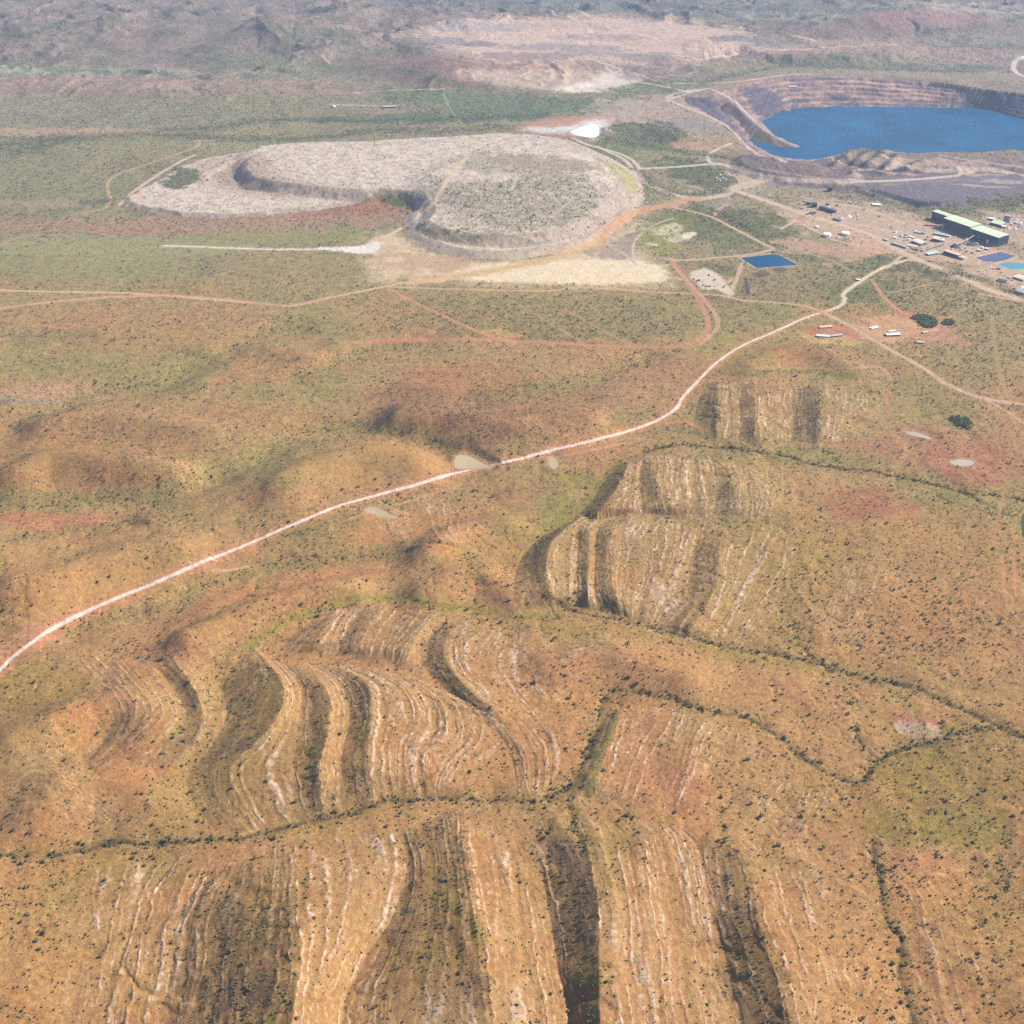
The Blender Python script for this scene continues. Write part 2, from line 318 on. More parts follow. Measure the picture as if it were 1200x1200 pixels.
dump_m = plateau([(310,174),(420,167),(520,161),(600,157),(660,164),(715,190),(726,212),(700,240),(660,262),(600,272),(540,268),(505,256),(510,238),(480,222),(400,218),(330,212),(292,200)], 42, 66, 10, n=6)
dump_b = plateau([(540,178),(600,166),(660,172),(690,185),(690,200),(640,215),(560,220),(500,205)], 52, 110)
dump_back = plateau([(505,30),(600,20),(680,18),(780,24),(860,32),(880,40),(850,52),(780,62),(700,70),(640,66),(570,62),(520,50)], 38, 170)
dump_k = plateau([(880,50),(960,46),(1060,50),(1065,60),(980,66),(900,64)], 35, 90)
dump_c = plateau([(870,184),(905,186),(960,196),(1000,205),(985,210),(925,206),(880,196)], 26, 60)
dump_d = plateau([(990,184),(1040,178),(1120,180),(1200,178),(1250,182),(1240,196),(1140,196),(1040,196)], 18, 46)
stock = plateau([(1000,215),(1060,206),(1200,204),(1260,212),(1200,228),(1100,236),(1070,236),(1040,230)], 14, 34)

mnd = sstep(0, 10, np.maximum(dump_a, dump_w)); H += mnd*(2.2*np.abs(fbm(X, Y, 24, 2, 190))+3*fbm(X, Y, 120, 3, 192))
# open pit with its lake
ZW = -92.0
rimP = [(800,116),(830,112),(870,100),(905,92),(960,90),(1030,93),(1100,97),(1150,104),(1210,112),(1300,130),(1290,190),(1190,176),(1130,181),(1060,180),(1030,179),(1010,176),(985,182),(960,188),(930,190),(898,186),(878,176),(860,158),(830,134)]
watP = [(880,166),(908,183),(935,188),(962,191),(975,187),(1000,183),(1035,176),(1060,179),(1120,182),(1190,176),(1290,192),(1300,160),(1225,146),(1190,138),(1150,128),(1070,126),(960,126),(925,130),(905,138),(895,145),(905,157),(930,166),(934,173),(915,173),(890,160)]
pw = np.stack(at_z(*smooth(watP, 4, True).T, ZW), 1)
rw = wl(rimP, 0, 5, True)
sw_ = sdpoly(pw, 500, 14); sr_ = sdpoly(rw, 500, 22)
inp = (sr_ > 0) | (sw_ > 0)
fr = np.clip(-sw_, 0, None)/(np.clip(-sw_, 0, None)+np.clip(sr_, 0.5, None))      # 0 at water, 1 at rim
fr = np.where(sw_ > 0, -np.clip(sw_/60, 0, .12), fr)
nb = 6.0; fb = fr*nb+.55*fbm(X, Y, 170, 4, 9); bench = (np.floor(fb)+sstep(.45, .85, fb-np.floor(fb)))/nb
prof = np.where(fr > 0, .75*bench+.25*fr, fr)
PITM = np.where(inp, 1.0, 0.0).astype(np.float32)
H = np.where(inp, (ZW-1.5)*(1-prof)+0*prof+(5*fbm(X, Y, 60, 4, 19))*(fr > .04), H)
# spit and ramp running into the lake
spit = [(856,119),(868,128),(880,140),(895,152),(915,164),(934,171)]
zs = np.array([-2, -14, -30, -50, -70, -89.]); q = smooth(np.c_[spit, zs], 8)
sx_, sy_ = at_z(q[:, 0], q[:, 1], q[:, 2])
for a in range(len(q)-1):
    dd = dline(np.array([[sx_[a], sy_[a]], [sx_[a+1], sy_[a+1]]]), 120)
    zt = q[a, 2]-np.clip(dd-9, 0, None)*.62
    H = np.where((dd < 120) & inp, np.maximum(H, zt), H)
del fb, bench
BN = [[(978,192),(988,184),(1000,177)],[(1002,190),(1012,182),(1020,177)],[(1016,192),(1028,184),(1036,178)],[(1036,196),(1048,188),(1052,180)],[(1060,198),(1076,190),(1100,186)],[(1000,203),(1060,200),(1120,198)]]
for p_ in BN: ridge(p_, 15, 24, 1.2)
def spoil(pts, amp, L, sd2):
    global H
    s = sdpoly(wl(pts, 0, 4, closed=True), 60, 40); H += amp*sstep(-20, 60, s)*(1-1.7*np.abs(fbm(X+60*wx, Y+60*wy, L, 4, sd2)))
spoil([(870,184),(960,190),(1040,184),(1240,180),(1240,196),(1000,206),(900,206)], 8, 130, 400); spoil([(820,44),(1000,42),(1200,52),(1200,72),(1000,70),(820,74)], 16, 300, 410)
spoil([(720,140),(800,120),(860,160),(850,190),(780,176)], 5, 150, 420)
# dark cutting beside the stockpile ground
for pts, dp, wd in [([(1020,222),(1050,232),(1072,240)], -12, 22)]:
    P = wl(pts); D = dline(P, 80); H += dp*np.exp(-(D/wd)**2)
for c_, hh, rr in [((840,150),10,60),((700,236),0,1)]: pass
# small ponds: (pixels, depth of water below bank)
PONDS = {
 'blue': ([(867.5,302),(906.7,297.6),(910,298.3),(934,310.3),(887,314)], 'deep'),
 'slate': ([(1143,301.5),(1172,295),(1189.5,300),(1177,305),(1165.5,307),(1152,306)], 'slate'),
 'teal': ([(1168,309.6),(1177.5,307.3),(1193,307.8),(1212,309.5),(1206,314.5),(1183.5,315.4)], 'teal'),
 'salt': ([(670,155),(684,151),(700,149),(702,155),(696,161),(684,159)], 'salt'),
 'dam_one': ([(532.5,547),(535,538),(546.7,534.5),(560,536.7),(574,543.5),(560,548),(543,549)], 'mud'),
 'dam_two': ([(426.5,597.5),(438,593.3),(448,598),(466,606.5),(458,608),(440,603)], 'mud'),
 'dam_three': ([(642,537),(648,534),(653.5,543),(652,550.5),(645.5,548.5)], 'mud'),
 'gravel': ([(1060,506),(1075,507),(1092,513),(1070,511)], 'mudgrey'),
 'gravel2': ([(1115,540),(1135,539),(1142,544),(1122,545)], 'mudgrey'),
 'creek_pool': ([(1196,606),(1206,600),(1212,625),(1199,628)], 'creek')}
pond_obj = []
for k_, (p_, kind) in PONDS.items():
    P = wl(p_, 0, 4, closed=True) if kind in ('mud', 'mudgrey', 'salt', 'creek') else wl(p_, 0, sm=False)
    c = P.mean(0); z0 = float(np.median(sample(H, P[:, 0], P[:, 1])))
    s = sdpoly(P, 60, 3 if kind.startswith('mud') or kind == 'salt' else 0)
    m = sstep(-34, -4, s); H = H*(1-m)+z0*m
    if kind in ('deep', 'slate', 'teal'): H += 1.6*np.exp(-((s+9)/5)**2)
    dpt = 2.2 if kind in ('deep', 'slate', 'teal') else 1.2
    H -= dpt*2*sstep(-2.0, 6.0, s)
    pond_obj.append((k_, kind, P, z0-dpt*.55))
# micro relief everywhere
H += (.9*fbm(X, Y, 26, 3, 60)+1.6*fbm(X, Y, 90, 3, 66))*(1-.5*sstep(2600, 4000, Y))*np.where(sw_ > -5, 0, 1)

# ------------------------------------------------------------------ ground colours
print('relief done')
C = np.zeros(X.shape+(3,), np.float32); C[:] = A(190,148,100)
VEG = np.zeros_like(X)                    # trees per 1000 m2, scrub
def paint(m, c, k=1.0):
    global C
    m = (np.clip(m, 0, 1)*k)[..., None]; C = C*(1-m)+np.asarray(c, np.float32)*m
nA = fbm(X, Y, 420, 5, 101); nB = fbm(X+120*WX, Y+120*WY, 170, 5, 111); nC = fbm(X, Y, 46, 4, 121); nD = fbm(X, Y, 950, 4, 131)
paint(sstep(-.1, .55, nB), A(205,160,108), .6)
paint(sstep(-.05, .5, nA), A(200,138,92), .5)
paint(sstep(.0, .5, -nA+.2*nC), A(168,140,84), .65)
paint(sstep(.1, .5, -nB+.3*nC), A(172,128,92), .4)
slope_x = np.gradient(H, axis=1)/np.maximum(np.gradient(X, axis=1), .2)
paint(sstep(.1, .5, nC-.15), A(214,176,130), .3)
VEG += .55+.9*sstep(-.3, .5, nC+.5*nB)
# plain beyond the foothills
pl = sstep(1750, 2500, Y+260*nB); paint(pl, A(176,146,98), .8)
paint(pl*sstep(.0, .45, nA), A(190,142,100), .6); paint(pl*sstep(-.05, .4, -nA+.3*nB), A(162,146,92), .7)
VEG = VEG*(1-pl)+pl*(1.1+1.2*sstep(-.2, .5, nC+nB))
farp = sstep(3400, 4400, Y); paint(farp, A(152,142,104), .75); paint(farp*sstep(-.05, .4, nB), A(138,134,92), .6)
hill = sstep(6200, 7600, Y+500*nD+300*nA)
paint(hill, A(142,118,112), .8); paint(hill*sstep(-.1, .5, nA), A(172,144,128), .6); paint(hill*sstep(.05, .45, -nA+.4*nB), A(112,112,84), .7)
VEG = np.where(farp > .5, 2.0+1.5*np.clip(nB+nC, -1, 1), VEG)
def blob(u, v, ru, rv, c, k=.7, veg=None, ang=0, hard=.5):
    """soft patch of ground cover given by centre and half sizes in the view"""
    a = R(ang); ring = [(u+ru*math.cos(t)*math.cos(a)-rv*math.sin(t)*math.sin(a), v+ru*math.cos(t)*math.sin(a)+rv*math.sin(t)*math.cos(a)) for t in np.linspace(0, 2*math.pi, 13)[:-1]]
    area(ring, c, k, veg, fe=None, hard=hard)
def area(pts, c, k=.8, veg=None, fe=None, warp=None, sm=True, hard=.5, vk=1.0):
    global VEG
    P = wl(pts, 0, 4, closed=True) if sm else wl(pts, 0, sm=False)
    sz = min(np.ptp(P[:, 0]), np.ptp(P[:, 1]))
    if fe is None: fe = sz*.2
    if warp is None: warp = min(sz*.42, 120)
    s = sdpoly(P, fe+warp, warp)
    m = sstep(-fe*.5, fe*.5, s+fe*.35*nC)
    paint(m, c, k)
    if veg is not None: VEG = VEG*(1-m*vk)+veg*m*vk
    return m
def line(pts, wid, c, k=1.0, veg=0.0, edge=None, warp=0.0, brk=0.0, n=6, ew=None, ek=.7, fe=None):
    global VEG
    P = wl(pts, 0, n); ew_ = ew or wid*2.4; f = fe or max(wid*.25, .8)
    D = dline(P, max(ew_, wid)+f+4, warp)
    if edge is not None:
        paint((1-sstep(ew_*.55, ew_, D))*(.55+.45*np.clip(.6+nC*1.5, 0, 1)), edge, ek)
    m = 1-sstep(wid/2-f/2, wid/2+f, D)
    if brk: m = m*(1-brk*sstep(0, .4, nC))
    paint(m, c, k)
    if veg is not None: VEG = np.where(D < wid*.6+2, veg, VEG)
    return m, D
BLOBS = [ # foothills and slopes: u v ru rv colour k veg angle
 (40,530,120,22,(178,132,84),.6,.5,0), (90,560,110,14,(188,134,88),.6,None,0), (180,520,90,22,(180,138,96),.5,1.2,5), (60,650,90,26,(196,156,102),.6,.25,-5),
 (250,650,70,26,(190,148,102),.6,.25,-8), (110,700,90,26,(200,158,100),.5,.25,-12), (40,610,70,10,(198,132,98),.6,1.,0), (130,610,50,9,(188,128,104),.6,1.2,0),
 (60,740,70,14,(206,150,120),.5,.8,-20), (160,715,30,12,(212,165,130),.5,.5,-20), (70,460,80,10,(206,160,132),.5,1.4,-3), (40,470,45,5,(150,140,130),.6,2.5,0),
 (520,470,90,26,(160,116,86),.75,2.4,0), (640,480,90,24,(176,130,94),.7,1.6,-4), (760,455,60,22,(186,140,104),.6,1.4,-10), (560,440,90,16,(186,134,94),.6,1.3,0),
 (330,430,80,20,(190,138,96),.6,1.2,-8), (200,400,120,14,(182,140,92),.5,1.1,0), (430,540,100,26,(196,152,98),.55,.4,-6), (300,590,90,18,(190,142,100),.5,.6,-10),
 (480,620,80,22,(206,148,98),.7,.5,0), (560,600,60,22,(196,144,98),.5,.6,-12), (580,650,50,22,(188,144,90),.5,.7,0), (440,665,90,12,(196,140,96),.5,.6,-4),
 (320,690,90,14,(206,146,100),.5,.5,-12), (250,720,70,12,(196,148,98),.5,.6,-8), (120,850,80,34,(204,148,96),.7,.35,0), (60,900,80,40,(200,158,104),.5,1.0,0),
 (150,900,60,26,(200,140,92),.6,.7,0), (100,1120,110,70,(206,164,106),.6,.8,0), (60,1060,80,40,(186,150,94),.4,1.6,0), (140,1020,80,26,(176,142,82),.5,1.5,0),
 (40,810,60,26,(172,142,78),.6,.8,-12), (620,800,90,30,(200,150,100),.5,1.0,0), (700,780,80,26,(196,140,104),.45,1.2,0), (560,750,60,14,(186,140,92),.5,1.2,0),
 (800,930,60,50,(206,132,98),.4,.8,0), (770,1080,50,110,(214,160,112),.5,.6,0), (960,1120,60,80,(200,156,106),.5,1.0,0), (880,930,70,30,(196,158,106),.4,1.4,0),
 (1000,940,90,26,(176,138,82),.6,1.8,0), (1130,900,110,44,(158,130,70),.75,2.0,0), (1100,970,90,26,(150,130,66),.7,1.8,4), (1170,1050,80,50,(168,132,80),.6,2.2,0),
 (1090,1080,60,80,(204,150,98),.6,1.3,0), (1090,1170,60,50,(212,160,112),.5,1.2,0), (1180,1160,60,50,(164,122,78),.6,2.0,0), (1060,1010,50,16,(196,140,104),.5,1.5,0),
 (1010,590,58,18,(176,108,82),.65,.5,0), (1100,650,120,50,(188,146,90),.6,1.7,0), (950,640,80,34,(176,142,82),.6,1.0,0), (1000,700,120,50,(186,146,92),.5,2.0,0),
 (1100,740,110,40,(186,140,90),.6,2.4,0), (870,560,70,20,(184,150,92),.5,.7,0), (1080,530,90,20,(186,132,102),.7,.9,8), (1150,530,70,26,(192,128,100),.5,1.2,8), (1130,560,40,12,(176,110,84),.6,1,10),
 (1075,845,34,10,(202,132,106),.7,.8,12), (1078,856,30,10,(222,190,175),.8,.5,10), (1000,500,60,20,(188,142,100),.4,1.2,0), (890,410,80,18,(172,150,84),.7,.8,-6),
 (930,412,40,12,(176,124,84),.7,.8,0), (1080,450,80,26,(158,142,92),.6,2.2,15), (1150,400,70,50,(162,144,98),.6,3.6,10), (1100,350,120,26,(160,144,98),.7,4.2,8),
 (1120,310,40,10,(130,126,90),.5,3.,15), (1000,420,60,14,(176,136,98),.5,1.6,20), (870,370,60,20,(154,140,92),.6,2.4,0), (880,345,90,12,(150,128,92),.6,2.6,0), (920,330,60,10,(150,136,96),.6,2.4,0),
 (700,380,110,22,(152,134,92),.7,3.2,0), (560,375,110,14,(158,136,92),.6,3.0,0), (620,355,150,8,(152,140,90),.6,3.,0),
 (100,310,120,20,(158,148,96),.75,.8,0), (150,290,160,14,(164,160,104),.8,.6,0), (350,310,100,16,(168,144,96),.6,.9,0), (430,320,60,14,(160,140,92),.6,.8,0), (60,350,90,10,(172,150,100),.6,.8,0),
 (60,395,60,10,(140,128,86),.5,1.4,0), (300,262,200,12,(180,140,110),.85,1.7,-2), (90,265,110,9,(180,138,104),.8,1.6,2), (330,248,120,8,(182,132,104),.8,1.8,-2), (420,246,60,8,(176,120,88),.8,2,0), (350,278,140,9,(156,148,92),.75,.6,0),
 (80,220,110,24,(146,142,98),.7,1.8,0), (40,240,60,6,(180,150,118),.6,1,0), (160,170,200,7,(158,150,106),.6,1.5,0),
 # far plain
 (80,155,130,5,(196,160,132),.7,.8,0), (150,135,200,12,(150,144,112),.6,3.,0), (350,120,120,8,(148,140,98),.6,2.4,0), (90,98,110,9,(178,142,124),.7,1.2,0), (250,100,90,8,(180,146,126),.7,1.,0),
 (380,108,60,3,(184,130,120),.6,.6,2), (370,92,50,6,(170,136,122),.7,1.,0), (470,100,60,6,(160,142,106),.6,1.6,0), (90,83,150,5,(160,168,130),.7,1.,1), (350,88,120,5,(142,146,104),.6,1.5,2), (350,75,100,8,(128,134,96),.6,2,4),
 (30,120,60,12,(166,146,120),.5,2.,0), (480,75,40,10,(140,104,96),.7,1.5,10), (500,92,80,12,(138,104,92),.7,1.8,8), (440,60,60,6,(126,122,92),.6,2.,3), (600,82,90,12,(186,130,108),.7,.6,2),
 (560,75,60,8,(152,112,100),.7,1.2,0), (570,118,110,10,(122,132,98),.9,3.5,2), (560,135,90,8,(108,122,80),.8,4.,0), (650,125,110,9,(110,126,84),.85,3.2,-2), (500,112,60,10,(112,130,80),.7,3.,5), (470,140,100,6,(106,118,80),.7,4.,0),
 (770,100,60,8,(124,134,88),.85,3.,-5), (730,130,40,14,(190,165,146),.8,.5,0), (800,135,60,20,(186,158,134),.8,.8,12), (810,150,40,10,(152,140,140),.6,.4,5), (840,165,60,12,(182,150,116),.8,1.2,5),
 (750,158,56,14,(112,112,78),.9,3.4,0), (765,182,80,11,(124,136,76),.9,2.4,6), (715,178,60,7,(118,130,76),.85,2.6,10), (820,172,36,5,(196,150,118),.8,.6,0),
 (1000,72,130,6,(126,130,88),.8,3.2,0), (880,76,70,8,(166,146,112),.6,1.6,0), (1000,85,180,6,(156,146,108),.8,1.5,1), (1110,80,80,5,(112,120,92),.8,3.,2), (1150,92,60,6,(134,134,92),.7,2.2,5), (880,100,50,8,(180,150,118),.6,1.,0),
 (960,54,120,8,(184,152,130),.75,.8,0), (1120,66,90,10,(180,150,132),.6,1.5,0), (1040,58,50,6,(176,140,124),.7,1.,0), (1150,48,70,6,(150,146,118),.6,2.,0), (860,60,60,8,(192,160,134),.7,.8,0), (840,45,40,5,(120,116,104),.7,2.,0),
 (930,15,160,16,(122,122,100),.6,2,0), (930,20,80,5,(168,164,130),.6,.5,3), (1080,8,70,4,(196,178,150),.7,.3,0), (1150,14,60,4,(190,172,148),.6,.3,2), (700,8,260,8,(112,116,112),.7,2,1), (1000,34,90,8,(150,112,100),.6,1.5,0), (1080,22,80,8,(168,116,104),.7,1.,0),
 # around the plant
 (800,185,60,8,(180,150,120),.6,1,4), (860,215,60,14,(212,182,150),.85,.3,0), (740,240,26,6,(190,160,126),.5,1,0), (820,205,46,16,(102,116,62),.9,3.4,20), (730,255,50,8,(178,150,122),.6,1,-20), (840,268,60,18,(112,128,64),.9,3.2,18), (790,265,34,12,(138,146,62),.9,1.8,0),
 (880,262,44,16,(120,122,72),.9,3.6,10), (850,238,20,6,(172,146,124),.8,.6,-10), (900,290,90,14,(140,134,86),.6,3.,10), (960,300,60,10,(136,130,88),.6,3.,0), (835,315,30,7,(124,126,74),.8,3.2,8),
 (1000,300,90,10,(200,160,128),.85,.3,10), (1020,288,30,9,(214,166,136),.9,.2,4), (970,262,60,12,(206,170,138),.8,.5,8), (1080,275,60,16,(206,178,152),.85,.4,12), (1140,310,70,22,(204,164,132),.85,.4,12), (1190,270,40,20,(190,156,128),.8,.8,10),
 (1040,255,60,12,(186,156,124),.7,1.2,15), (1120,240,90,12,(124,122,82),.85,4,-4), (1180,235,50,10,(112,116,76),.85,4.,0), (1000,232,90,8,(150,138,110),.8,3.,6), (920,222,60,8,(170,152,122),.7,1.6,5), (950,215,50,6,(128,116,126),.6,.6,3),
 (1040,310,50,10,(122,126,82),.85,3.6,0), (1100,315,60,12,(122,116,84),.85,3.4,10), (1010,345,50,14,(124,128,76),.85,3.4,-10), (990,330,40,10,(130,132,80),.7,3.2,-20),
 (1050,386,60,12,(216,166,128),.9,.25,5), (1100,395,30,12,(196,144,118),.7,.8,0), (975,388,36,9,(206,130,104),.8,.3,4), (975,398,40,5,(214,180,120),.6,.4,4), (1085,372,30,8,(204,136,100),.8,.3,10)]
for u, v, ru, rv, c, k, veg, an in BLOBS: blob(u, v, ru, rv, A(*c), k, veg, an)
paint(GUL*sstep(-.2, .4, nB)*(1-SM), A(150,138,72), .45); VEG += GUL*1.2*(1-SM)
# scree green of the wedge and swales
for s_, wd in zip(SW, (26, 26, 22, 12, 24, 26, 42)):
    D = dline(wl(s_), wd*2.2, 14); m = np.exp(-(D/wd)**2)*(.45+.55*np.clip(.5+nC*1.3, 0, 1)); paint(m, A(150,138,82), .65); VEG += m*3.0
area([(613,640),(640,620),(677,610),(700,580),(733,543),(700,550),(673,573),(650,600),(617,625)], A(152,144,70), .8, .8)
for p_, wd, c, k, vg in [([(290,762),(317,737),(367,717),(400,707),(470,702),(540,712),(600,722),(650,722)], 13, (146,142,64), .8, 1.2),
        ([(640,735),(720,738),(800,752),(880,770),(960,785)], 16, (158,142,66), .5, 0), ([(700,610),(760,612),(830,616),(900,618)], 14, (150,148,72), .5, .5),
        ([(940,690),(900,660),(850,640),(830,620)], 16, (160,146,70), .5, 0), ([(560,640),(600,655),(650,620)], 12, (160,150,70), .4, 0),
        ([(820,440),(880,438),(950,436),(1000,440)], 14, (128,134,62), .8, 2.5), ([(480,585),(470,598),(455,592)], 8, (110,118,62), .8, 3.5), ([(690,620),(720,545),(790,530)], 8, (120,120,60), .5, 2.0)]:
    D = dline(wl(p_), wd*2.5, 10); m = np.exp(-(D/wd)**2)*(.5+.5*np.clip(.6+nC, 0, 1)); paint(m, A(*c), k); VEG += m*vg
# bedding stripes, left-facing strips darkened by olive grass and painted shade
SMc = SM
sp = fbm(X, Y, 9, 2, 301)
paint(SMc*sstep(-.2, .3, nB+.3*nC), A(190,158,116), .4)
paint(SMc*sstep(.18, .5, STR+.18*sp), A(220,182,146), .75)
paint(SMc*sstep(.5, .85, STR+.3*sp), A(240,216,196), .85)
paint(SMc*sstep(.0, .35, -STR+.3*sp), A(160,128,82), .55)
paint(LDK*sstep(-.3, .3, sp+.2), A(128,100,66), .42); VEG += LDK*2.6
dkn = sstep(-.35, .3, sp+.5*nC+.1)
paint(DK*(.35+.65*dkn), A(142,118,64), .72); paint(DK*sstep(-.1, .4, nB+.4*sp), A(134,104,74), .6); paint(DK*sstep(.1, .5, -nB+.6*nC), A(150,134,60), .5); paint(DK*sstep(.3, .75, STR+.3*sp), A(176,140,104), .3)
paint(DK*sstep(.15, .5, fbm(X, Y, 130, 3, 305)+.3*sp), A(112,86,82), .6)
VEG = VEG*(1-DK)+DK*(3.6+2.2*sstep(-.3, .5, nC))
VEG = VEG*(1+.6*SMc*(1-DK)*np.clip(-STR*2, -.6, 1))
# creek lines
CT = np.zeros_like(X)
for k_, (p_, dp) in CREEKS.items():
    D = dline(wl(p_), 60, 12); m = np.exp(-(D/20)**2)
    paint(m, A(150,128,70), .5); paint(np.exp(-(D/5)**2)*sstep(-.5, .2, nw+nw2), A(118,92,66), .7); paint(np.exp(-(D/2.4)**2)*sstep(-.6, .1, nw2+nw), A(96,84,56), .7); paint(np.exp(-((D-9)/4)**2)*sstep(0, .4, nw2+nC), A(214,172,130), .5)
    VEG += m*1.5; CT += np.exp(-(D/6)**2)*(3.4 if k_ in 'ac' else 1.6)*sstep(-.45, .25, nC+.2)
line([(690,930),(705,880),(718,850),(722,835)], 14, A(112,110,56), .7, 3.0)
# ---- dumps and worked ground
dm = sstep(-2, 6, np.maximum(dump_a+46, dump_w+26)+8*nC)
paint(dm, A(200,176,156), .95); VEG = VEG*(1-dm)+dm*.35
top = np.maximum(sstep(0, 8, np.maximum(dump_a, dump_w))*(1-sstep(-66, -60, dump_m)), sstep(0, 8, dump_m))
top = np.maximum(top, sstep(0, 8, dump_a)*(1-sstep(-66, -60, dump_m))); rill = fbm(X, Y, 22, 3, 140)
paint(top, A(226,204,182), .85); paint(top*sstep(.1, .5, nC+.3*rill), A(232,216,198), .5); paint(top*sstep(.0, .45, -nC+.25*rill), A(174,156,134), .5)
side = dm*(1-top); ang_ = np.arctan2(Y-3200, X+250)
paint(side, A(206,182,164), .6); paint(side*sstep(-.2, .5, perlin(ang_*130, DIST/900, 5)), A(184,158,144), .5)
for a_ in [([(500,210),(560,215),(640,205),(700,215),(690,250),(620,270),(560,262),(520,245)], 3.2), ([(495,262),(540,268),(600,275),(640,280),(580,286),(510,280)], 3.0),
           ([(280,215),(300,190),(330,185),(310,200),(290,220)], 2.6), ([(430,222),(500,226),(520,232),(440,230)], 2.4), ([(540,185),(600,180),(690,195),(640,205),(560,200)], 1.2)]:
    m = area(a_[0], A(136,132,92), .45, a_[1]*.8)
area([(228,190),(300,180),(330,205),(400,225),(330,232),(260,222),(225,205)], A(196,168,148), .8, .8, warp=20)
area([(188,215),(210,198),(236,202),(225,215),(205,222)], A(108,122,74), .9, 4.5)
area([(560,184),(620,182),(690,190),(690,200),(620,198)], A(176,146,128), .6, .3)
area([(700,185),(735,200),(748,218),(730,235),(735,225),(722,205)], A(176,170,90), .7, .3, warp=6)
area([(432,282),(470,275),(500,292),(560,305),(640,300),(700,280),(740,262),(752,262),(735,285),(760,300),(775,322),(770,334),(600,334),(480,326),(445,332),(432,310)], A(226,196,160), .95, .03, warp=8)
area([(450,290),(500,300),(560,308),(520,318),(470,315)], A(198,158,124), .7, .02)
area([(560,312),(700,304),(770,310),(774,330),(640,332),(540,326)], A(246,222,188), .92, .0, warp=6)
area([(690,290),(730,280),(755,300),(700,302)], A(168,144,132), .8, .1)
area([(850,120),(820,125),(870,100),(1000,88),(1200,100),(1200,85),(1000,82),(880,92)], A(176,142,120), .55, .5)
area([(600,20),(700,18),(800,26),(880,40),(870,60),(760,75),(640,75),(560,70),(500,45),(510,30)], A(220,184,162), .92, .15)
for u, v, ru, rv, c in [(570,32,60,5,(168,160,160)),(700,44,60,4,(172,150,150)),(640,55,60,4,(160,142,142)),(650,30,60,4,(206,170,140)),(780,50,60,5,(212,172,144)),(620,66,60,5,(150,122,120)),(760,66,40,5,(140,130,122)),(700,60,40,6,(158,140,136)),
                         (525,48,26,5,(140,136,136)),(560,52,22,3,(110,114,108)),(860,45,30,3,(110,104,110)),(900,50,30,4,(126,118,116))]: blob(u, v, ru, rv, A(*c), .7, .4)
area([(540,84),(640,80),(720,84),(750,92),(700,108),(640,106),(580,98)], A(206,178,154), .85, .1, warp=30)
area([(650,104),(700,92),(716,82),(740,92),(752,94),(690,108)], A(236,218,198), .85, .0, warp=40)
area([(600,148),(640,140),(690,136),(716,138),(704,158),(670,162),(620,156)], A(206,146,116), .9, .1, warp=14)
m_ = area([(612,150),(650,149),(676,147),(684,142),(708,139),(711,147),(700,161),(672,158),(638,155)], A(236,228,220), .95, .0, warp=22); paint(m_*sstep(.0, .5, nC), A(206,190,176), .5)
# stockpile ground and pit surrounds
area([(985,205),(1060,203),(1150,200),(1260,202),(1260,222),(1150,232),(1100,238),(1050,232),(1000,218)], A(120,110,122), .92, .1)
area([(1040,210),(1120,208),(1140,212),(1060,216)], A(150,134,132), .5, None)
area([(870,178),(960,188),(1040,184),(1200,180),(1260,182),(1260,202),(1100,202),(990,214),(920,214),(866,192)], A(142,118,118), .85, .2)
area([(866,186),(905,186),(960,198),(925,208),(880,198)], A(128,108,102), .85, .3, warp=8)
area([(1000,190),(1080,186),(1160,190),(1120,198),(1030,200)], A(196,164,140), .8, .1)
area([(935,232),(1000,236),(1060,250),(1100,264),(1140,284),(1205,300),(1260,330),(1260,362),(1160,338),(1110,312),(1070,298),(1020,286),(970,272),(930,252)], A(212,178,150), .72, .25, warp=60)
area([(1150,256),(1180,248),(1260,262),(1260,300),(1185,282)], A(204,172,146), .7, .6, warp=50)
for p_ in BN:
    D = dline(wl(p_)-np.array([26, 0]), 60, 8); paint(np.exp(-(D/22)**2), A(84,76,92), .85)  # shade of the left flanks painted into the ground colour
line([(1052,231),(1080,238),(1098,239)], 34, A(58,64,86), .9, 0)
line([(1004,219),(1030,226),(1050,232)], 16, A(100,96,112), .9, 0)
for q in range(26):
    u = rng.uniform(960, 1230); v = rng.uniform(182, 228); blob(u, v, rng.uniform(10, 40), rng.uniform(1.2, 3), A(*[(104,92,104),(176,150,134),(128,112,116),(206,184,166)][q % 4]), .6, None, rng.uniform(-4, 8))
pm = sstep(-25, 10, sr_)*(inp | (sr_ > -30)); strat = perlin(X/260+wx*.4, H/7, 8)
wm = (inp & (sw_ <= 2)).astype(np.float32)
paint(np.clip(wm, 0, 1), A(164,126,114), .95); paint(wm*sstep(.0, .3, strat), A(112,92,104), .75); paint(wm*sstep(.1, .4, -strat), A(212,172,150), .7)
bf = np.abs(prof*6-np.round(prof*6)); paint(wm*(1-sstep(.03, .12, bf)), A(222,188,166), .45)
paint(wm*sstep(.0, .4, fbm(X, Y, 160, 3, 160)), A(120,98,106), .5); paint(wm*sstep(-16, -2, sw_)*(Y > 4200), A(206,190,176), .7)
VEG = np.where(wm > 0, 0.02, VEG)
paint(wm*(1-sstep(1150, 1290, X+60*wx)), A(78,78,96), .85); area([(872,108),(890,102),(912,112),(918,130),(900,142),(886,132)], A(84,82,104), .8, warp=40)  # west wall and scoop: shade painted into the rock colour
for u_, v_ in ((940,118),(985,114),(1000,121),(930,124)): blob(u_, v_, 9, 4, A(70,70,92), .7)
paint(wm*sstep(1090, 1150, UU+25*wx)*(Y > 4300), A(60,66,92), .8)  # east wall faces away from the sun; its shade is painted in
print('base colours done')
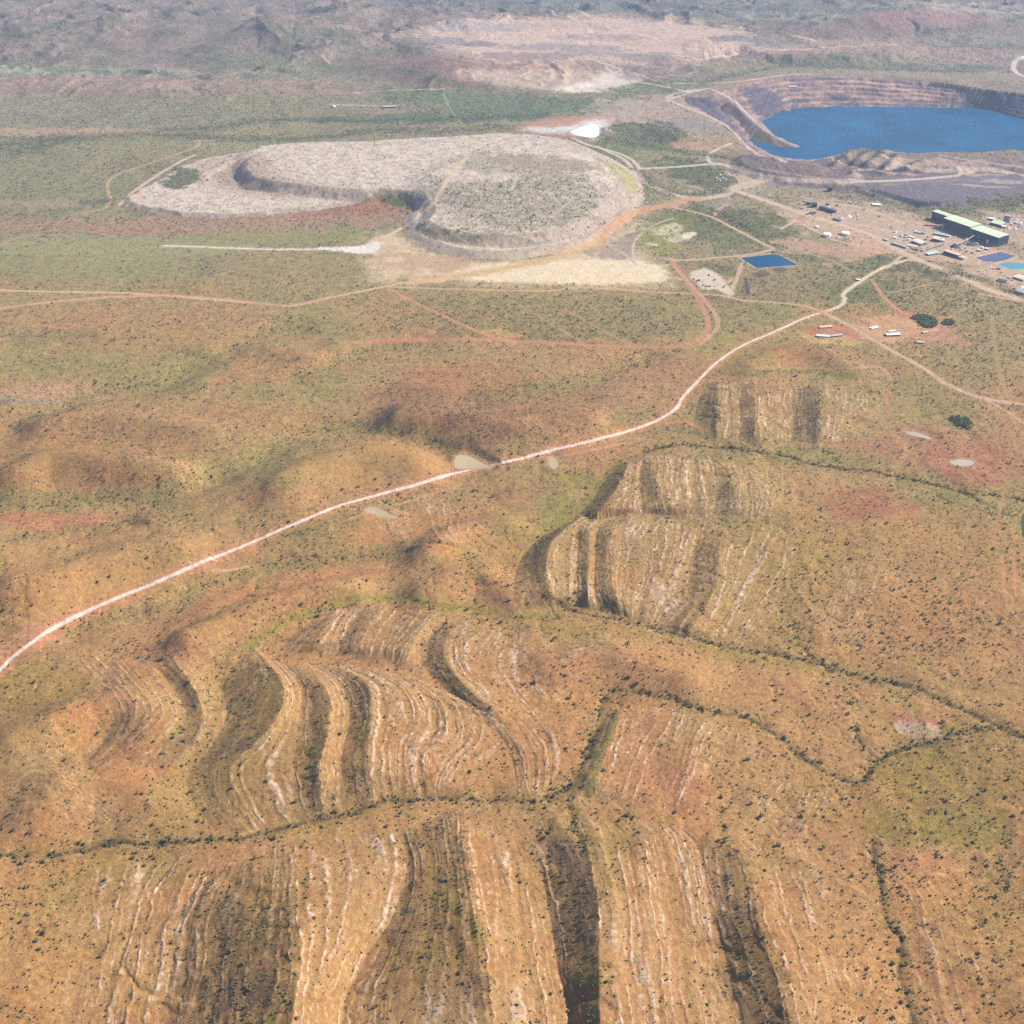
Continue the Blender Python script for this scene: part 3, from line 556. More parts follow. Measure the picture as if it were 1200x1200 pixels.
# ---- roads and tracks
RD = A(208,172,140); RED = A(206,146,112); HAUL = A(216,188,160); PALE = A(232,214,196)
roads = [
 ([(-60,835),(0,785),(15,770),(60,738),(120,708),(170,688),(230,662),(290,638),(350,612),(400,592),(470,573),(540,553),(600,540),(650,527),(700,515),(740,504),(770,493),(793,478),(800,466),(815,450),(840,425),(870,405),(905,390),(940,374),(965,366)], 8.5, (255,246,238), (216,150,112), 26),
 ([(965,366),(985,358),(990,350),(988,345),(1000,335),(1015,325),(1030,316),(1048,309),(1064,305),(1080,304)], 9, (236,216,192), (206,166,130), 18),
 ([(1040,314),(1052,304),(1060,298)], 9, (218,186,156), None, 0),
 ([(965,366),(1000,384),(1040,408),(1080,430),(1110,450),(1150,466),(1200,474),(1260,480)], 15, (212,182,154), (186,150,116), 26),
 ([(1150,466),(1180,482),(1205,500)], 7, (206,176,140), None, 0), ([(1030,400),(1060,392),(1100,386)], 9, (214,164,128), None, 0),
 ([(-60,338),(0,340),(70,342),(140,343),(200,347),(260,352),(320,357),(345,358),(390,348),(430,340),(460,334),(480,330),(540,322),(600,312),(650,300),(690,290),(712,272),(730,255),(750,247),(800,238),(850,230)], 9, (224,190,150), None, 0),
 ([(-60,378),(0,362),(60,354),(130,348),(200,346)], 9, (222,170,140), (200,150,120), 20), ([(200,346),(260,350),(330,358),(380,350)], 9, (212,160,130), None, 0),
 ([(450,336),(540,339),(640,341),(680,337),(760,342),(830,345),(855,348),(870,352),(900,354),(940,358),(965,366)], 8, (216,178,140), None, 0),
 ([(455,338),(490,356),(540,380),(575,394),(590,398)], 8, (206,150,112), None, 0), ([(400,402),(500,398),(590,399),(680,404),(760,407),(800,404),(825,392),(830,378),(818,350),(805,330),(792,312),(785,302)], 12, (204,144,112), None, 0),
 ([(820,404),(840,385),(838,368),(820,345),(802,325),(790,312)], 10, (208,160,128), None, 0), ([(600,352),(680,400),(690,405)], 5, (186,152,110), None, 0), ([(660,362),(740,405)], 5, (186,152,110), None, 0),
 ([(430,292),(455,276),(480,262),(500,246),(510,236),(520,218),(535,198),(552,180)], 13, (224,194,162), None, 0), ([(430,292),(436,283),(460,274)], 16, (226,196,170), None, 0),
 ([(455,205),(475,185),(488,170)], 8, (226,200,170), None, 0), ([(400,180),(412,170)], 8, (220,196,170), None, 0), ([(600,222),(606,208)], 8, (220,196,170), None, 0), ([(650,252),(672,232)], 8, (200,180,150), None, 0),
 ([(96,250),(120,245),(130,236),(126,218),(135,206),(165,195),(200,183),(230,172),(234,164)], 9, (206,162,116), None, 0),
 ([(140,240),(160,222),(185,205),(210,190),(228,182)], 12, (220,190,164), None, 0), ([(150,240),(165,225),(162,238)], 12, (220,190,164), None, 0), ([(0,286),(30,276),(45,276)], 7, (200,160,120), None, 0),
 ([(230,165),(330,160),(400,156),(480,153),(560,150),(610,150)], 10, (206,166,120), None, 0), ([(600,148),(660,146),(700,136),(712,140)], 10, (206,160,130), None, 0),
 ([(720,138),(712,148),(700,158),(695,163)], 12, (212,186,160), None, 0), ([(672,162),(690,170),(720,178),(740,187),(750,198)], 14, (222,196,170), None, 0), ([(700,172),(730,186),(740,196)], 14, (220,196,176), None, 0),
 ([(750,198),(800,195),(840,192),(858,196),(900,208),(960,212),(1040,212),(1120,206),(1150,198),(1200,206)], 20, (220,192,170), None, 0),
 ([(745,200),(755,212),(780,225),(815,232),(850,228),(860,220),(875,215),(900,208)], 24, (216,190,168), None, 0),
 ([(700,290),(712,272),(730,256),(752,247),(790,238),(815,232)], 34, (212,160,112), (206,168,130), 60), ([(480,332),(540,323),(600,313),(650,301),(700,285)], 26, (222,182,132), (216,184,148), 50),
 ([(720,268),(712,285),(735,300),(745,310)], 8, (206,180,160), None, 0), ([(745,310),(742,290),(750,275),(770,262),(790,256)], 6, (222,196,176), None, 0),
 ([(788,243),(830,253),(855,265),(880,278),(895,286),(905,292),(880,298),(840,302),(800,305),(780,303)], 12, (212,176,144), None, 0), ([(838,252),(842,245),(852,240)], 9, (212,176,140), None, 0),
 ([(905,292),(920,296),(960,300),(1000,318)], 6, (196,160,130), None, 0), ([(855,348),(862,330),(870,308)], 10, (210,178,150), None, 0), ([(832,318),(850,332),(858,326)], 7, (206,180,140), None, 0),
 ([(858,222),(900,236),(940,250),(980,262),(1020,275),(1050,292),(1080,306),(1120,322),(1160,340),(1200,352),(1250,372)], 22, (222,190,162), (200,164,136), 44),
 ([(905,208),(880,218),(862,222)], 18, (212,186,160), None, 0), ([(893,228),(908,212)], 12, (150,132,136), None, 0), ([(940,250),(990,240),(1030,250),(1060,262)], 10, (216,186,156), None, 0),
 ([(1150,345),(1190,352)], 8, (212,180,150), None, 0), ([(1080,300),(1120,285),(1135,280)], 8, (206,176,150), None, 0), ([(1130,322),(1160,318),(1210,318)], 12, (214,176,146), None, 0),
 ([(1022,328),(1036,348),(1056,365),(1080,372),(1102,378)], 9, (210,152,118), None, 0), ([(1040,343),(1070,338),(1100,330)], 4, (196,166,120), None, 0), ([(1102,378),(1130,362),(1160,355)], 4, (190,160,116), None, 0),
 ([(1100,395),(1110,388),(1104,378)], 7, (200,150,120), None, 0), ([(1165,400),(1170,430),(1180,465)], 10, (186,150,104), None, 0), ([(1165,400),(1162,370)], 6, (176,150,104), None, 0), ([(1180,420),(1215,450)], 6, (176,150,104), None, 0),
 ([(745,110),(790,116),(820,105),(845,120),(880,144),(900,160)], 0.1, (220,190,170), None, 0),
 ([(735,95),(760,98),(790,104),(812,108),(830,104),(850,112),(866,122),(876,134),(884,142)], 14, (214,190,170), None, 0),
 ([(785,116),(820,105),(790,110),(783,117),(800,124),(830,136),(855,150),(872,168),(890,182),(920,190)], 20, (210,184,164), None, 0),
 ([(856,168),(840,175),(830,182),(832,190),(845,193)], 12, (226,202,180), None, 0), ([(790,98),(860,96),(920,88),(950,87)], 12, (222,192,166), None, 0),
 ([(700,72),(740,85),(770,95)], 12, (214,186,164), None, 0), ([(820,70),(880,60),(940,58),(1000,54),(1050,52)], 16, (222,190,160), None, 0), ([(930,42),(950,46),(960,50)], 20, (226,190,140), None, 0), ([(700,60),(800,66),(820,72)], 12, (210,180,160), None, 0),
 ([(1215,62),(1192,70),(1188,80),(1196,88),(1215,92)], 20, (222,206,196), None, 0), ([(1045,186),(1060,194),(1100,200),(1150,198)], 16, (214,186,160), None, 0), ([(1035,182),(1048,190),(1042,198),(1000,200)], 16, (206,176,156), None, 0),
 ([(868,128),(880,140),(895,152),(915,164),(934,171)], 13, (190,168,160), None, 0), ([(385,122),(400,123),(440,124)], 16, (196,176,170), None, 0), ([(410,109),(460,106),(520,104)], 8, (206,196,180), None, 0),
 ([(520,110),(528,128),(545,150)], 8, (150,156,104), None, 0), ([(378,65),(386,74)], 10, (220,176,150), None, 0), ([(510,86),(530,72),(555,70)], 0.1, (200,180,160), None, 0),
 ([(640,545),(655,535),(690,528),(740,518)], 6, (214,160,120), None, 0), ([(780,497),(800,494),(820,502)], 9, (214,140,104), None, 0), ([(400,612),(425,603),(470,590),(520,575),(560,562)], 5, (206,156,116), None, 0), ([(440,585),(470,600),(488,604)], 5, (206,160,126), None, 0),
 ([(860,432),(920,431),(1000,432)], 4, (188,160,84), None, 0), ([(1000,432),(1030,430),(1045,445)], 10, (206,150,116), None, 0), ([(935,400),(960,408),(975,418)], 5, (120,96,80), None, 0), ([(1035,460),(1040,478),(1038,490)], 6, (200,132,96), None, 0),
 ([(900,527),(920,520),(960,521),(1010,524)], 4, (206,142,106), None, 0), ([(250,670),(270,668),(290,664)], 7, (226,178,140), None, 0), ([(1160,640),(1172,600),(1180,560)], 4, (190,140,100), None, 0),
 ([(960,178),(1000,196),(1060,204),(1120,206)], 8, (196,168,150), None, 0), ([(880,196),(940,206),(1000,212)], 8, (180,152,140), None, 0), ([(1100,182),(1150,190),(1200,196)], 10, (206,180,160), None, 0), ([(1130,205),(1180,212),(1230,210)], 8, (170,150,146), None, 0),
 ([(1060,285),(1090,292),(1130,306)], 7, (222,190,162), None, 0), ([(1000,262),(1040,270),(1060,278)], 7, (222,190,162), None, 0), ([(940,262),(980,282),(1030,290)], 8, (220,186,156), None, 0), ([(1135,292),(1150,300),(1146,310)], 7, (222,190,162), None, 0),
 ([(390,402),(300,404),(250,410)], 0.1, (200,130,100), None, 0), ([(1188,648),(1190,700)], 5, (206,150,116), None, 0), ([(1175,650),(1180,715)], 4, (206,150,116), None, 0)]
for p_, wd, c, e, ew in roads:
    if wd < 1: continue
    if wd < 30 and np.mean([q_[1] for q_ in p_]) < 420: wd *= 1.35
    line(p_, wd, A(*c), .95, 0.0, None if e is None else A(*e), 1.5, 0, ew=ew or None, ek=.65)
# white spill stream, dry grass sheets, bright scrapes
line([(192,288),(230,289),(280,291),(330,292),(380,292),(420,292),(440,289)], 9, A(246,226,214), .95, 0, A(214,190,160), 4, ew=22)
area([(370,290),(420,288),(440,284),(445,292),(430,297),(400,295)], A(248,232,222), .95, 0, warp=6)
area([(808,320),(830,315),(850,330),(858,345),(840,340),(822,338)], A(232,212,194), .9, .1, warp=5)
for p_ in ([(762,270),(790,262),(800,270),(775,276)], [(780,278),(812,272),(812,278),(790,284)], [(752,284),(770,286),(765,289)]): area(p_, A(250,228,208), .9, .1, warp=10)
area([(750,270),(770,262),(800,268),(796,290),(765,296),(752,285)], A(160,160,60), .5, 1.0)
line([(915,268),(925,263),(932,258)], 12, A(240,196,150), .8, 0); area([(905,314),(915,312),(922,316),(912,320)], A(96,80,84), .8, .5, warp=3)
line([(873,326),(875,333),(876,343)], 14, A(70,60,70), .8, 0); blob(892, 322, 12, 4, A(110,84,84), .8, 1.)
# dark far creeks
CF = []
for p_, wd, kk in [([(0,170),(50,163),(110,160),(180,157),(230,160),(300,163),(380,160),(440,153),(520,153),(600,149)], 60, 1), ([(190,152),(260,149),(290,143),(350,140),(420,142),(500,140),(560,138),(640,135)], 45, 1), ([(20,178),(60,168)], 90, 1.4),
        ([(60,83),(100,83),(200,86)], 40, .7), ([(190,60),(240,68),(290,78),(350,86)], 24, .8), ([(30,45),(80,22),(120,8)], 30, .8), ([(340,60),(430,45),(465,52),(440,65)], 26, .8), ([(465,80),(510,92),(540,102)], 34, 1),
        ([(0,40),(60,48),(85,47)], 20, .7), ([(820,98),(900,80),(960,78),(1060,82),(1140,84)], 40, .9), ([(1100,5),(1150,10),(1190,18)], 40, .8), ([(1080,36),(1130,35)], 60, .8), ([(840,60),(900,56)], 1, 0), ([(700,160),(760,172),(830,182),(860,186)], 34, .8),
        ([(1080,318),(1130,322),(1170,334),(1210,352)], 24, 1.2), ([(0,256),(40,258)], 20, .2), ([(100,238),(128,235)], 26, 1.), ([(810,238),(850,252),(890,276)], 20, .9), ([(300,95),(330,130),(335,140)], 20, .4), ([(750,200),(770,222),(810,228),(850,224)], 24, .9)]:
    if kk == 0: continue
    D = dline(wl(p_), wd*2.5, wd*.4); m = np.exp(-(D/wd)**2)*(.4+.6*np.clip(.6+1.4*nC, 0, 1)); paint(m, A(92,104,74), .75*min(kk, 1)); VEG += m*6*kk
# bedding traces along the contours of the smooth hills
fl = fbm(X+260*WX+35*wx, Y+260*WY+35*wy, 520, 2, 210)*9+H*.05; tr = np.exp(-((fl-np.round(fl))/.09)**2)*(1-SM)*(1-sstep(2300, 3000, Y))*sstep(-.1, .4, fbm(X, Y, 130, 3, 215))
paint(tr*(.4+.6*sstep(-.3, .3, sp)), A(214,172,130), .5); tr2 = np.exp(-((fl-np.round(fl)-.22)/.12)**2)*(1-SM)*(1-sstep(2300, 3000, Y))*sstep(-.1, .4, fbm(X, Y, 130, 3, 216)); paint(tr2, A(148,116,74), .35)
P = wl(roads[0][0]); D = dline(P, 14, 1.0); paint(np.exp(-((D-1.5)/.6)**2), A(226,190,166), .5); paint(np.exp(-((D-4.6)/.8)**2), A(206,150,116), .5); H += .8*np.exp(-((D-6)/1.2)**2)
nat = np.clip(VEG/1.2, 0, 1)
sat_ = (1.07-.13*sstep(3000, 5000, Y))[..., None]; lum = C.mean(-1, keepdims=True); C = np.clip(lum+(C-lum)*sat_, .003, 1)
wm_ = 1-.10*(1-sstep(3200, 4600, Y)); C[..., 2] *= wm_; C[..., 1] *= 1-.045*(1-sstep(2500, 4000, Y))
g_ = C[..., 1]; gl_ = C[..., 0]*.90; gl_ = gl_*np.where(Y < 3000, .97, .985); C[..., 1] = np.where((g_ > gl_) & (Y < 5200), gl_+(g_-gl_)*.3, g_)
r_ = np.random.default_rng(77); w1 = r_.normal(0, 1, X.shape).astype(np.float32)
w2 = (w1+np.roll(w1, 1, 0)+np.roll(w1, 1, 1)+np.roll(w1, (1, 1), (0, 1)))*.5
tex = 1+nat*(.11*w1+.11*w2)+(1-nat)*(.05*w1+.05*w2)+.22*sp*nat*(1-sstep(2500, 5000, Y))+.16*nC*nat+.30*fbm(X, Y, 30, 3, 311)*sstep(1600, 3500, Y)*(.4+.6*nat)
C *= np.clip(tex, .35, 1.7)[..., None]
bush = (w2 > 1.35)*nat*(.35+.65*sstep(-.2, .5, nC+nB)); paint(bush, A(96,90,54), .7)
yard = sstep(2200, 2600, Y)*(1-nat)*(DIST < 8000)*(PITM < .5)*(UU > 700); paint(yard*(w1 > 2.0), A(110,100,100), .55); paint(yard*(w1 < -2.1), A(240,226,210), .6)
bare = (w2 < -1.7)*nat; paint(bare, A(226,190,146), .45)
for k_, kind, P, z in pond_obj:
    if kind in ('mud', 'mudgrey'):
        s = sdpoly(P, 26, 10); paint(np.exp(-(np.minimum(s, 0)/9)**2)*(s > -26), A(206,164,128), .7); paint(np.exp(-((s+1.5)/2.)**2), A(150,112,84), .5)
    if kind in ('deep', 'slate', 'teal'):
        s = sdpoly(P, 26, 0); paint(np.exp(-((s+7)/5)**2), A(224,196,170), .7)
# ------------------------------------------------------------------ ground mesh
def mat(name, **kw):
    m = bpy.data.materials.new(name); m.use_nodes = True; b = m.node_tree.nodes['Principled BSDF']
    for k, v in kw.items(): b.inputs[k].default_value = v
    return m, m.node_tree, b
def mathn(nt, op, a, b=None, c=None, clamp=False):
    n = nt.nodes.new('ShaderNodeMath'); n.operation = op; n.use_clamp = clamp
    for i, v in enumerate((a, b, c)):
        if v is None: continue
        if isinstance(v, (int, float)): n.inputs[i].default_value = v
        else: nt.links.new(v, n.inputs[i])
    return n.outputs[0]
def noise_n(nt, co, scale, det=4, rough=.6):
    n = nt.nodes.new('ShaderNodeTexNoise'); n.inputs['Scale'].default_value = scale; n.inputs['Detail'].default_value = det; n.inputs['Roughness'].default_value = rough
    nt.links.new(co, n.inputs['Vector']); return n.outputs[0]
gm, nt, b = mat('ground_cover', Roughness=.95); b.inputs['Specular IOR Level'].default_value = .15
at = nt.nodes.new('ShaderNodeAttribute'); at.attribute_name = 'cover'
gmx = nt.nodes.new('ShaderNodeNewGeometry'); pos = gmx.outputs['Position']
f1 = noise_n(nt, pos, .42, 5, .75); f2 = noise_n(nt, pos, .11, 3, .6); f3 = noise_n(nt, pos, 1.3, 2, .7)
k1 = mathn(nt, 'MULTIPLY_ADD', f1, 1.5, .25); k2 = mathn(nt, 'MULTIPLY_ADD', f2, .55, .73); k3 = mathn(nt, 'MULTIPLY_ADD', f3, .5, .75)
kk = mathn(nt, 'MULTIPLY', mathn(nt, 'MULTIPLY', k1, k2), k3)
mx = nt.nodes.new('ShaderNodeMix'); mx.data_type = 'RGBA'; mx.blend_type = 'MULTIPLY'; mx.inputs[0].default_value = 1
nt.links.new(at.outputs['Color'], mx.inputs[6]); nt.links.new(kk, mx.inputs[7])
hs = nt.nodes.new('ShaderNodeHueSaturation'); nt.links.new(mx.outputs[2], hs.inputs['Color'])
nt.links.new(mathn(nt, 'MULTIPLY_ADD', f2, .07, .465), hs.inputs['Hue']); nt.links.new(hs.outputs[0], b.inputs['Base Color'])
bp = nt.nodes.new('ShaderNodeBump'); bp.inputs['Strength'].default_value = .7; bp.inputs['Distance'].default_value = 1.6
nt.links.new(f1, bp.inputs['Height']); nt.links.new(bp.outputs[0], b.inputs['Normal'])

def mesh_from(name, co, faces, nside, mats, col=None, smooth_=False, midx=None):
    me = bpy.data.meshes.new(name); nv = len(co); nf = len(faces)
    me.vertices.add(nv); me.vertices.foreach_set('co', np.ascontiguousarray(co, np.float32).ravel())
    me.loops.add(nf*nside); me.loops.foreach_set('vertex_index', np.ascontiguousarray(faces, np.int32).ravel())
    me.polygons.add(nf); me.polygons.foreach_set('loop_start', np.arange(0, nf*nside, nside, dtype=np.int32))
    try: me.polygons.foreach_set('loop_total', np.full(nf, nside, np.int32))
    except Exception: pass
    if midx is not None: me.polygons.foreach_set('material_index', np.asarray(midx, np.int32))
    if smooth_: me.polygons.foreach_set('use_smooth', np.ones(nf, bool))
    for m in mats: me.materials.append(m)
    if col is not None:
        a = me.color_attributes.new('cover', 'FLOAT_COLOR', 'POINT')
        c4 = np.ones((nv, 4), np.float32); c4[:, :3] = col; a.data.foreach_set('color', c4.ravel())
    me.update(calc_edges=True)
    return me
def link(name, me, parent=None, **props):
    o = bpy.data.objects.new(name, me); SC.collection.objects.link(o)
    if parent is not None: o.parent = parent
    for k, v in props.items(): o[k] = v
    return o
jj, ii = np.meshgrid(np.arange(NV-1), np.arange(NU-1), indexing='ij'); q0 = (jj*NU+ii).ravel()
faces = np.stack([q0, q0+NU, q0+NU+1, q0+1], 1)
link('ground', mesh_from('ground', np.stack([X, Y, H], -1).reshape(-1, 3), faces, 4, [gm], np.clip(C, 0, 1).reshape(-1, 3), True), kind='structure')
print('ground', NV, NU, H.min(), H.max())

# ------------------------------------------------------------------ water
def water_mat(name, col, rough=.18, wave=.35, scale=.03, spec=.5):
    m, nt, b = mat(name, Roughness=rough); b.inputs['Base Color'].default_value = (*col, 1); b.inputs['IOR'].default_value = 1.33; b.inputs['Specular IOR Level'].default_value = .06
    g = nt.nodes.new('ShaderNodeNewGeometry'); n = noise_n(nt, g.outputs['Position'], scale, 6, .7); n2 = noise_n(nt, g.outputs['Position'], scale*.12, 3, .5)
    bp = nt.nodes.new('ShaderNodeBump'); bp.inputs['Strength'].default_value = wave; bp.inputs['Distance'].default_value = 2; nt.links.new(n, bp.inputs['Height']); nt.links.new(bp.outputs[0], b.inputs['Normal'])
    mx = nt.nodes.new('ShaderNodeMix'); mx.data_type = 'RGBA'; nt.links.new(mathn(nt, 'MULTIPLY_ADD', n2, 2.2, -.6, clamp=True), mx.inputs[0])
    mx.inputs[6].default_value = (*[c*.72 for c in col], 1); mx.inputs[7].default_value = (*[min(c*1.35, 1) for c in col], 1); nt.links.new(mx.outputs[2], b.inputs['Base Color'])
    return m
WM = {'lake': water_mat('lake_water', (.002, .060, .135), .35), 'deep': water_mat('pond_water', (.001, .065, .15), .3), 'slate': water_mat('slate_water', (.07, .08, .14), .3), 'teal': water_mat('teal_water', (.06, .22, .28), .3),
      'salt': water_mat('salt_water', (.62, .66, .62), .6), 'mud': water_mat('muddy_water', (.30, .23, .14), .5), 'mudgrey': water_mat('grey_water', (.30, .26, .21), .5), 'creek': water_mat('creek_water', (.05, .07, .03), .4)}
def sheet(name, P, z, m, **pr):
    P = np.asarray(P); me = bpy.data.meshes.new(name)
    me.from_pydata([(x, y, z) for x, y in P], [], [list(range(len(P)))]); me.materials.append(m); me.update()
    if me.polygons[0].normal.z < 0: me.flip_normals()
    return link(name, me, **pr)
ring = pw; c = ring.mean(0)
xs0, xs1 = rw[:, 0].min()-50, rw[:, 0].max()+50; ys0, ys1 = rw[:, 1].min(), rw[:, 1].max()
me = bpy.data.meshes.new('water')
# lake sheet follows the pit outline just outside the shore
sheet('water', np.stack(at_z(*smooth(rimP, 3, True).T, -1), 1)*1.0, ZW, WM['lake'], kind='structure')
for k_, kind, P, z in pond_obj:
    cc = P.mean(0); d = P-cc; L = np.hypot(*d.T)[:, None]; sheet('pond_water', cc+d*(1+3.0/L), z, WM[kind], kind='structure')

# ------------------------------------------------------------------ trees
def leaf_mat(name, c1, c2):
    m, nt, b = mat(name, Roughness=.85); b.inputs['Specular IOR Level'].default_value = .1
    g = nt.nodes.new('ShaderNodeNewGeometry'); n = noise_n(nt, g.outputs['Position'], .22, 3, .7)
    mx = nt.nodes.new('ShaderNodeMix'); mx.data_type = 'RGBA'; nt.links.new(mathn(nt, 'MULTIPLY_ADD', n, 3.0, -1.0, clamp=True), mx.inputs[0])
    mx.inputs[6].default_value = (*c1, 1); mx.inputs[7].default_value = (*c2, 1); nt.links.new(mx.outputs[2], b.inputs['Base Color']); return m
LM = leaf_mat('scrub_leaves', (.055, .058, .028), (.15, .135, .065)); LD = leaf_mat('creek_leaves', (.030, .050, .018), (.070, .085, .030))
BK, _, _ = mat('bark', Roughness=.9); BK.node_tree.nodes['Principled BSDF'].inputs['Base Color'].default_value = (.22, .17, .13, 1)
def ico(sub):
    import bmesh
    bm = bmesh.new(); bmesh.ops.create_icosphere(bm, subdivisions=sub, radius=1); v = np.array([q.co[:] for q in bm.verts]); f = np.array([[q.index for q in p.verts] for p in bm.faces]); bm.free(); return v, f
def crown(seed, sub):
    r = np.random.default_rng(seed); v, f = ico(sub); nl = 1 if sub == 1 else 3; V = []; Fs = []
    for k in range(nl):
        s = (1 if nl == 1 else r.uniform(.5, .75)); o = np.array([0, 0, 0]) if nl == 1 else np.array([r.uniform(-.5, .5), r.uniform(-.5, .5), r.uniform(-.12, .22)])
        vv = v*r.uniform(.72, 1.25, (len(v), 1))*s*np.array([1, r.uniform(.8, 1.1), .8])+o
        Fs.append(f+sum(len(q) for q in V)); V.append(vv)
    V = np.vstack(V); V[:, 2] = V[:, 2]*.62+.62; return V, np.vstack(Fs)
CR2 = [crown(k, 2) for k in range(5)]; CR1 = [crown(50+k, 1) for k in range(6)]
# cell areas and densities
dX = np.abs(np.gradient(X, axis=1)); dY = np.abs(np.gradient(Y, axis=0)); AREA = dX*dY
inv = (UU > -120) & (UU < 1320) & (VV > -20) & (VV < 1290)
dens = np.clip(VEG, 0, 12)*inv; dens *= np.where(sw_ > -4, 0, 1)
for k_, kind, P, z in pond_obj: dens *= sdpoly(P, 30) < -3
clump = np.clip(.35+1.5*sstep(-.35, .6, fbm(X, Y, 17, 2, 171))+.6*fbm(X, Y, 60, 2, 175), .05, 3)
fade = 1/(1+(Y/3200)**2)
lam = dens/1000*AREA*clump*11.0*(1+.0*fade)*(.12+.88*fade)
def scatter(lam, seed):
    r = np.random.default_rng(seed); n = r.poisson(np.clip(lam, 0, 6)); j, i = np.nonzero(n); rep = n[j, i]; j = np.repeat(j, rep); i = np.repeat(i, rep)
    x = X[j, i]+(r.random(len(j))-.5)*dX[j, i]; y = Y[j, i]+(r.random(len(j))-.5)*dY[j, i]; return x, y, r
tx, ty, r = scatter(lam, 3); tz = sample(H, tx, ty)
rad = (.5+1.75*r.random(len(tx))**3.2)*(1+.35*sstep(2500, 5000, ty)+.9*(r.random(len(tx)) > .93))*np.where(sample(SM, tx, ty) > .4, .8, 1)
hgt = rad*r.uniform(1.1, 1.9, len(tx))
cxs, cys, r2 = scatter(np.clip(CT, 0, 9)/1000*AREA*inv*4.2, 9); cz = sample(H, cxs, cys); crad = 1.3+2.4*r2.random(len(cxs))**1.7; chg = crad*r2.uniform(1.2, 1.8, len(cxs))
print('trees', len(tx), len(cxs)); open('/tmp/counts','w').write(str((len(tx),len(cxs),(ty<1500).sum(),(VEG>=0).sum())))
def build_trees(x, y, z, rad, hg, variants, seed):
    r = np.random.default_rng(seed); V = []; Fs = []; base = 0; pick = r.integers(0, len(variants), len(x))
    for k, (v, f) in enumerate(variants):
        m = pick == k; n = m.sum()
        if n == 0: continue
        a = r.random(n)*2*math.pi; ca, sa = np.cos(a), np.sin(a); rr = rad[m][:, None]; hh = hg[m][:, None]
        px = (v[None, :, 0]*ca[:, None]-v[None, :, 1]*sa[:, None])*rr+x[m][:, None]
        py = (v[None, :, 0]*sa[:, None]+v[None, :, 1]*ca[:, None])*rr+y[m][:, None]
        pz = v[None, :, 2]*hh+z[m][:, None]
        V.append(np.stack([px, py, pz], -1).reshape(-1, 3)); Fs.append((f[None]+(np.arange(n)*len(v))[:, None, None]).reshape(-1, 3)+base); base += n*len(v)
    return np.vstack(V), np.vstack(Fs)
# view position of each tree, to find those that show largest
dep = ty*math.cos(PITCH)+(CAMZ-tz)*math.sin(PITCH); uu = 600+F*tx/dep; vv = 600+F*(CAMZ*math.cos(PITCH)-ty*math.sin(PITCH)-tz*math.cos(PITCH))/dep
sizepx = rad/dep*F; infr = (uu > 4) & (uu < 1196) & (vv > 700) & (vv < 1195)
order = np.argsort(-np.where(infr, sizepx, -1)); chosen = order[:300]; restm = np.ones(len(tx), bool); restm[chosen] = False
near = restm & (ty < 1500); farm = restm & ~near
V1, F1 = build_trees(tx[near], ty[near], tz[near], rad[near], hgt[near], [CR2[0], CR2[1], CR2[2]]+CR1, 1); V2, F2 = build_trees(tx[farm], ty[farm], tz[farm], rad[farm], hgt[farm], CR1, 2)
link('scrub_trees', mesh_from('scrub_trees', np.vstack([V1, V2]), np.vstack([F1, F2+len(V1)]), 3, [LM]), kind='stuff', label='small dark olive scrub trees scattered over the ochre slopes and plain', category='scrub')
V1, F1 = build_trees(cxs, cys, cz, crad, chg, CR2+CR1, 4)
link('creek_trees', mesh_from('creek_trees', V1, F1, 3, [LD]), kind='stuff', label='dark green trees crowded along the dry creek lines', category='creek trees')
# the 300 largest: each a tree with trunk and crown
def tree_mesh(seed):
    v, f = crown(seed, 2); r = np.random.default_rng(seed); vs = [tuple(q) for q in v]; fs = [tuple(q) for q in f]; mi = [0]*len(fs)
    for _ in range(46):                                   # loose leaf sprays around the crown
        p = v[r.integers(0, len(v))]*r.uniform(.95, 1.2); a, b_ = r.normal(0, .16, 3), r.normal(0, .16, 3); k = len(vs)
        vs += [tuple(p), tuple(p+a), tuple(p+b_)]; fs.append((k, k+1, k+2)); mi.append(0)
    for ang, r0, top in [(0, .11, (.0, .0, .75)), (.5, .07, (.35, .2, .62)), (3., .07, (-.32, .1, .6))]:
        k = len(vs); st = (0, 0, -.12) if r0 > .1 else (0, 0, .15)
        for q in range(5): t = q*2*math.pi/5; vs.append((st[0]+r0*math.cos(t), st[1]+r0*math.sin(t), st[2]))
        for q in range(5): t = q*2*math.pi/5; vs.append((top[0]+r0*.4*math.cos(t), top[1]+r0*.4*math.sin(t), top[2]))
        for q in range(5):
            a, b_ = k+q, k+(q+1) % 5; fs += [(a, b_, b_+5), (a, b_+5, a+5)]; mi += [1, 1]
    return mesh_from('scrub_tree', np.array(vs), np.array(fs), 3, [LM, BK], midx=mi)
TM = [tree_mesh(200+k) for k in range(6)]
def zone(u, v):
    d = sample(DK, *W(np.array([u]), np.array([v])))[0]
    if d > .4: return ('small dark scrub tree on an olive shaded ridge face, its shadow stretched downhill', 'scrub trees on the shaded ridge faces')
    s = sample(SM, *W(np.array([u]), np.array([v])))[0]
    if s > .35: return ('small dark scrub tree rooted between pale rock bands of a sunlit striped slope', 'scrub trees on the pale striped slopes')
    if u > 850: return ('dark rounded scrub tree on the orange brown flat right of the striped ridges', 'scrub trees on the right hand flat')
    if u < 330: return ('dark rounded scrub tree on smooth tan ground left of the striped ridges', 'scrub trees on the left hand slopes')
    return ('dark rounded scrub tree on brown ground between the folded ridges', 'scrub trees between the ridges')
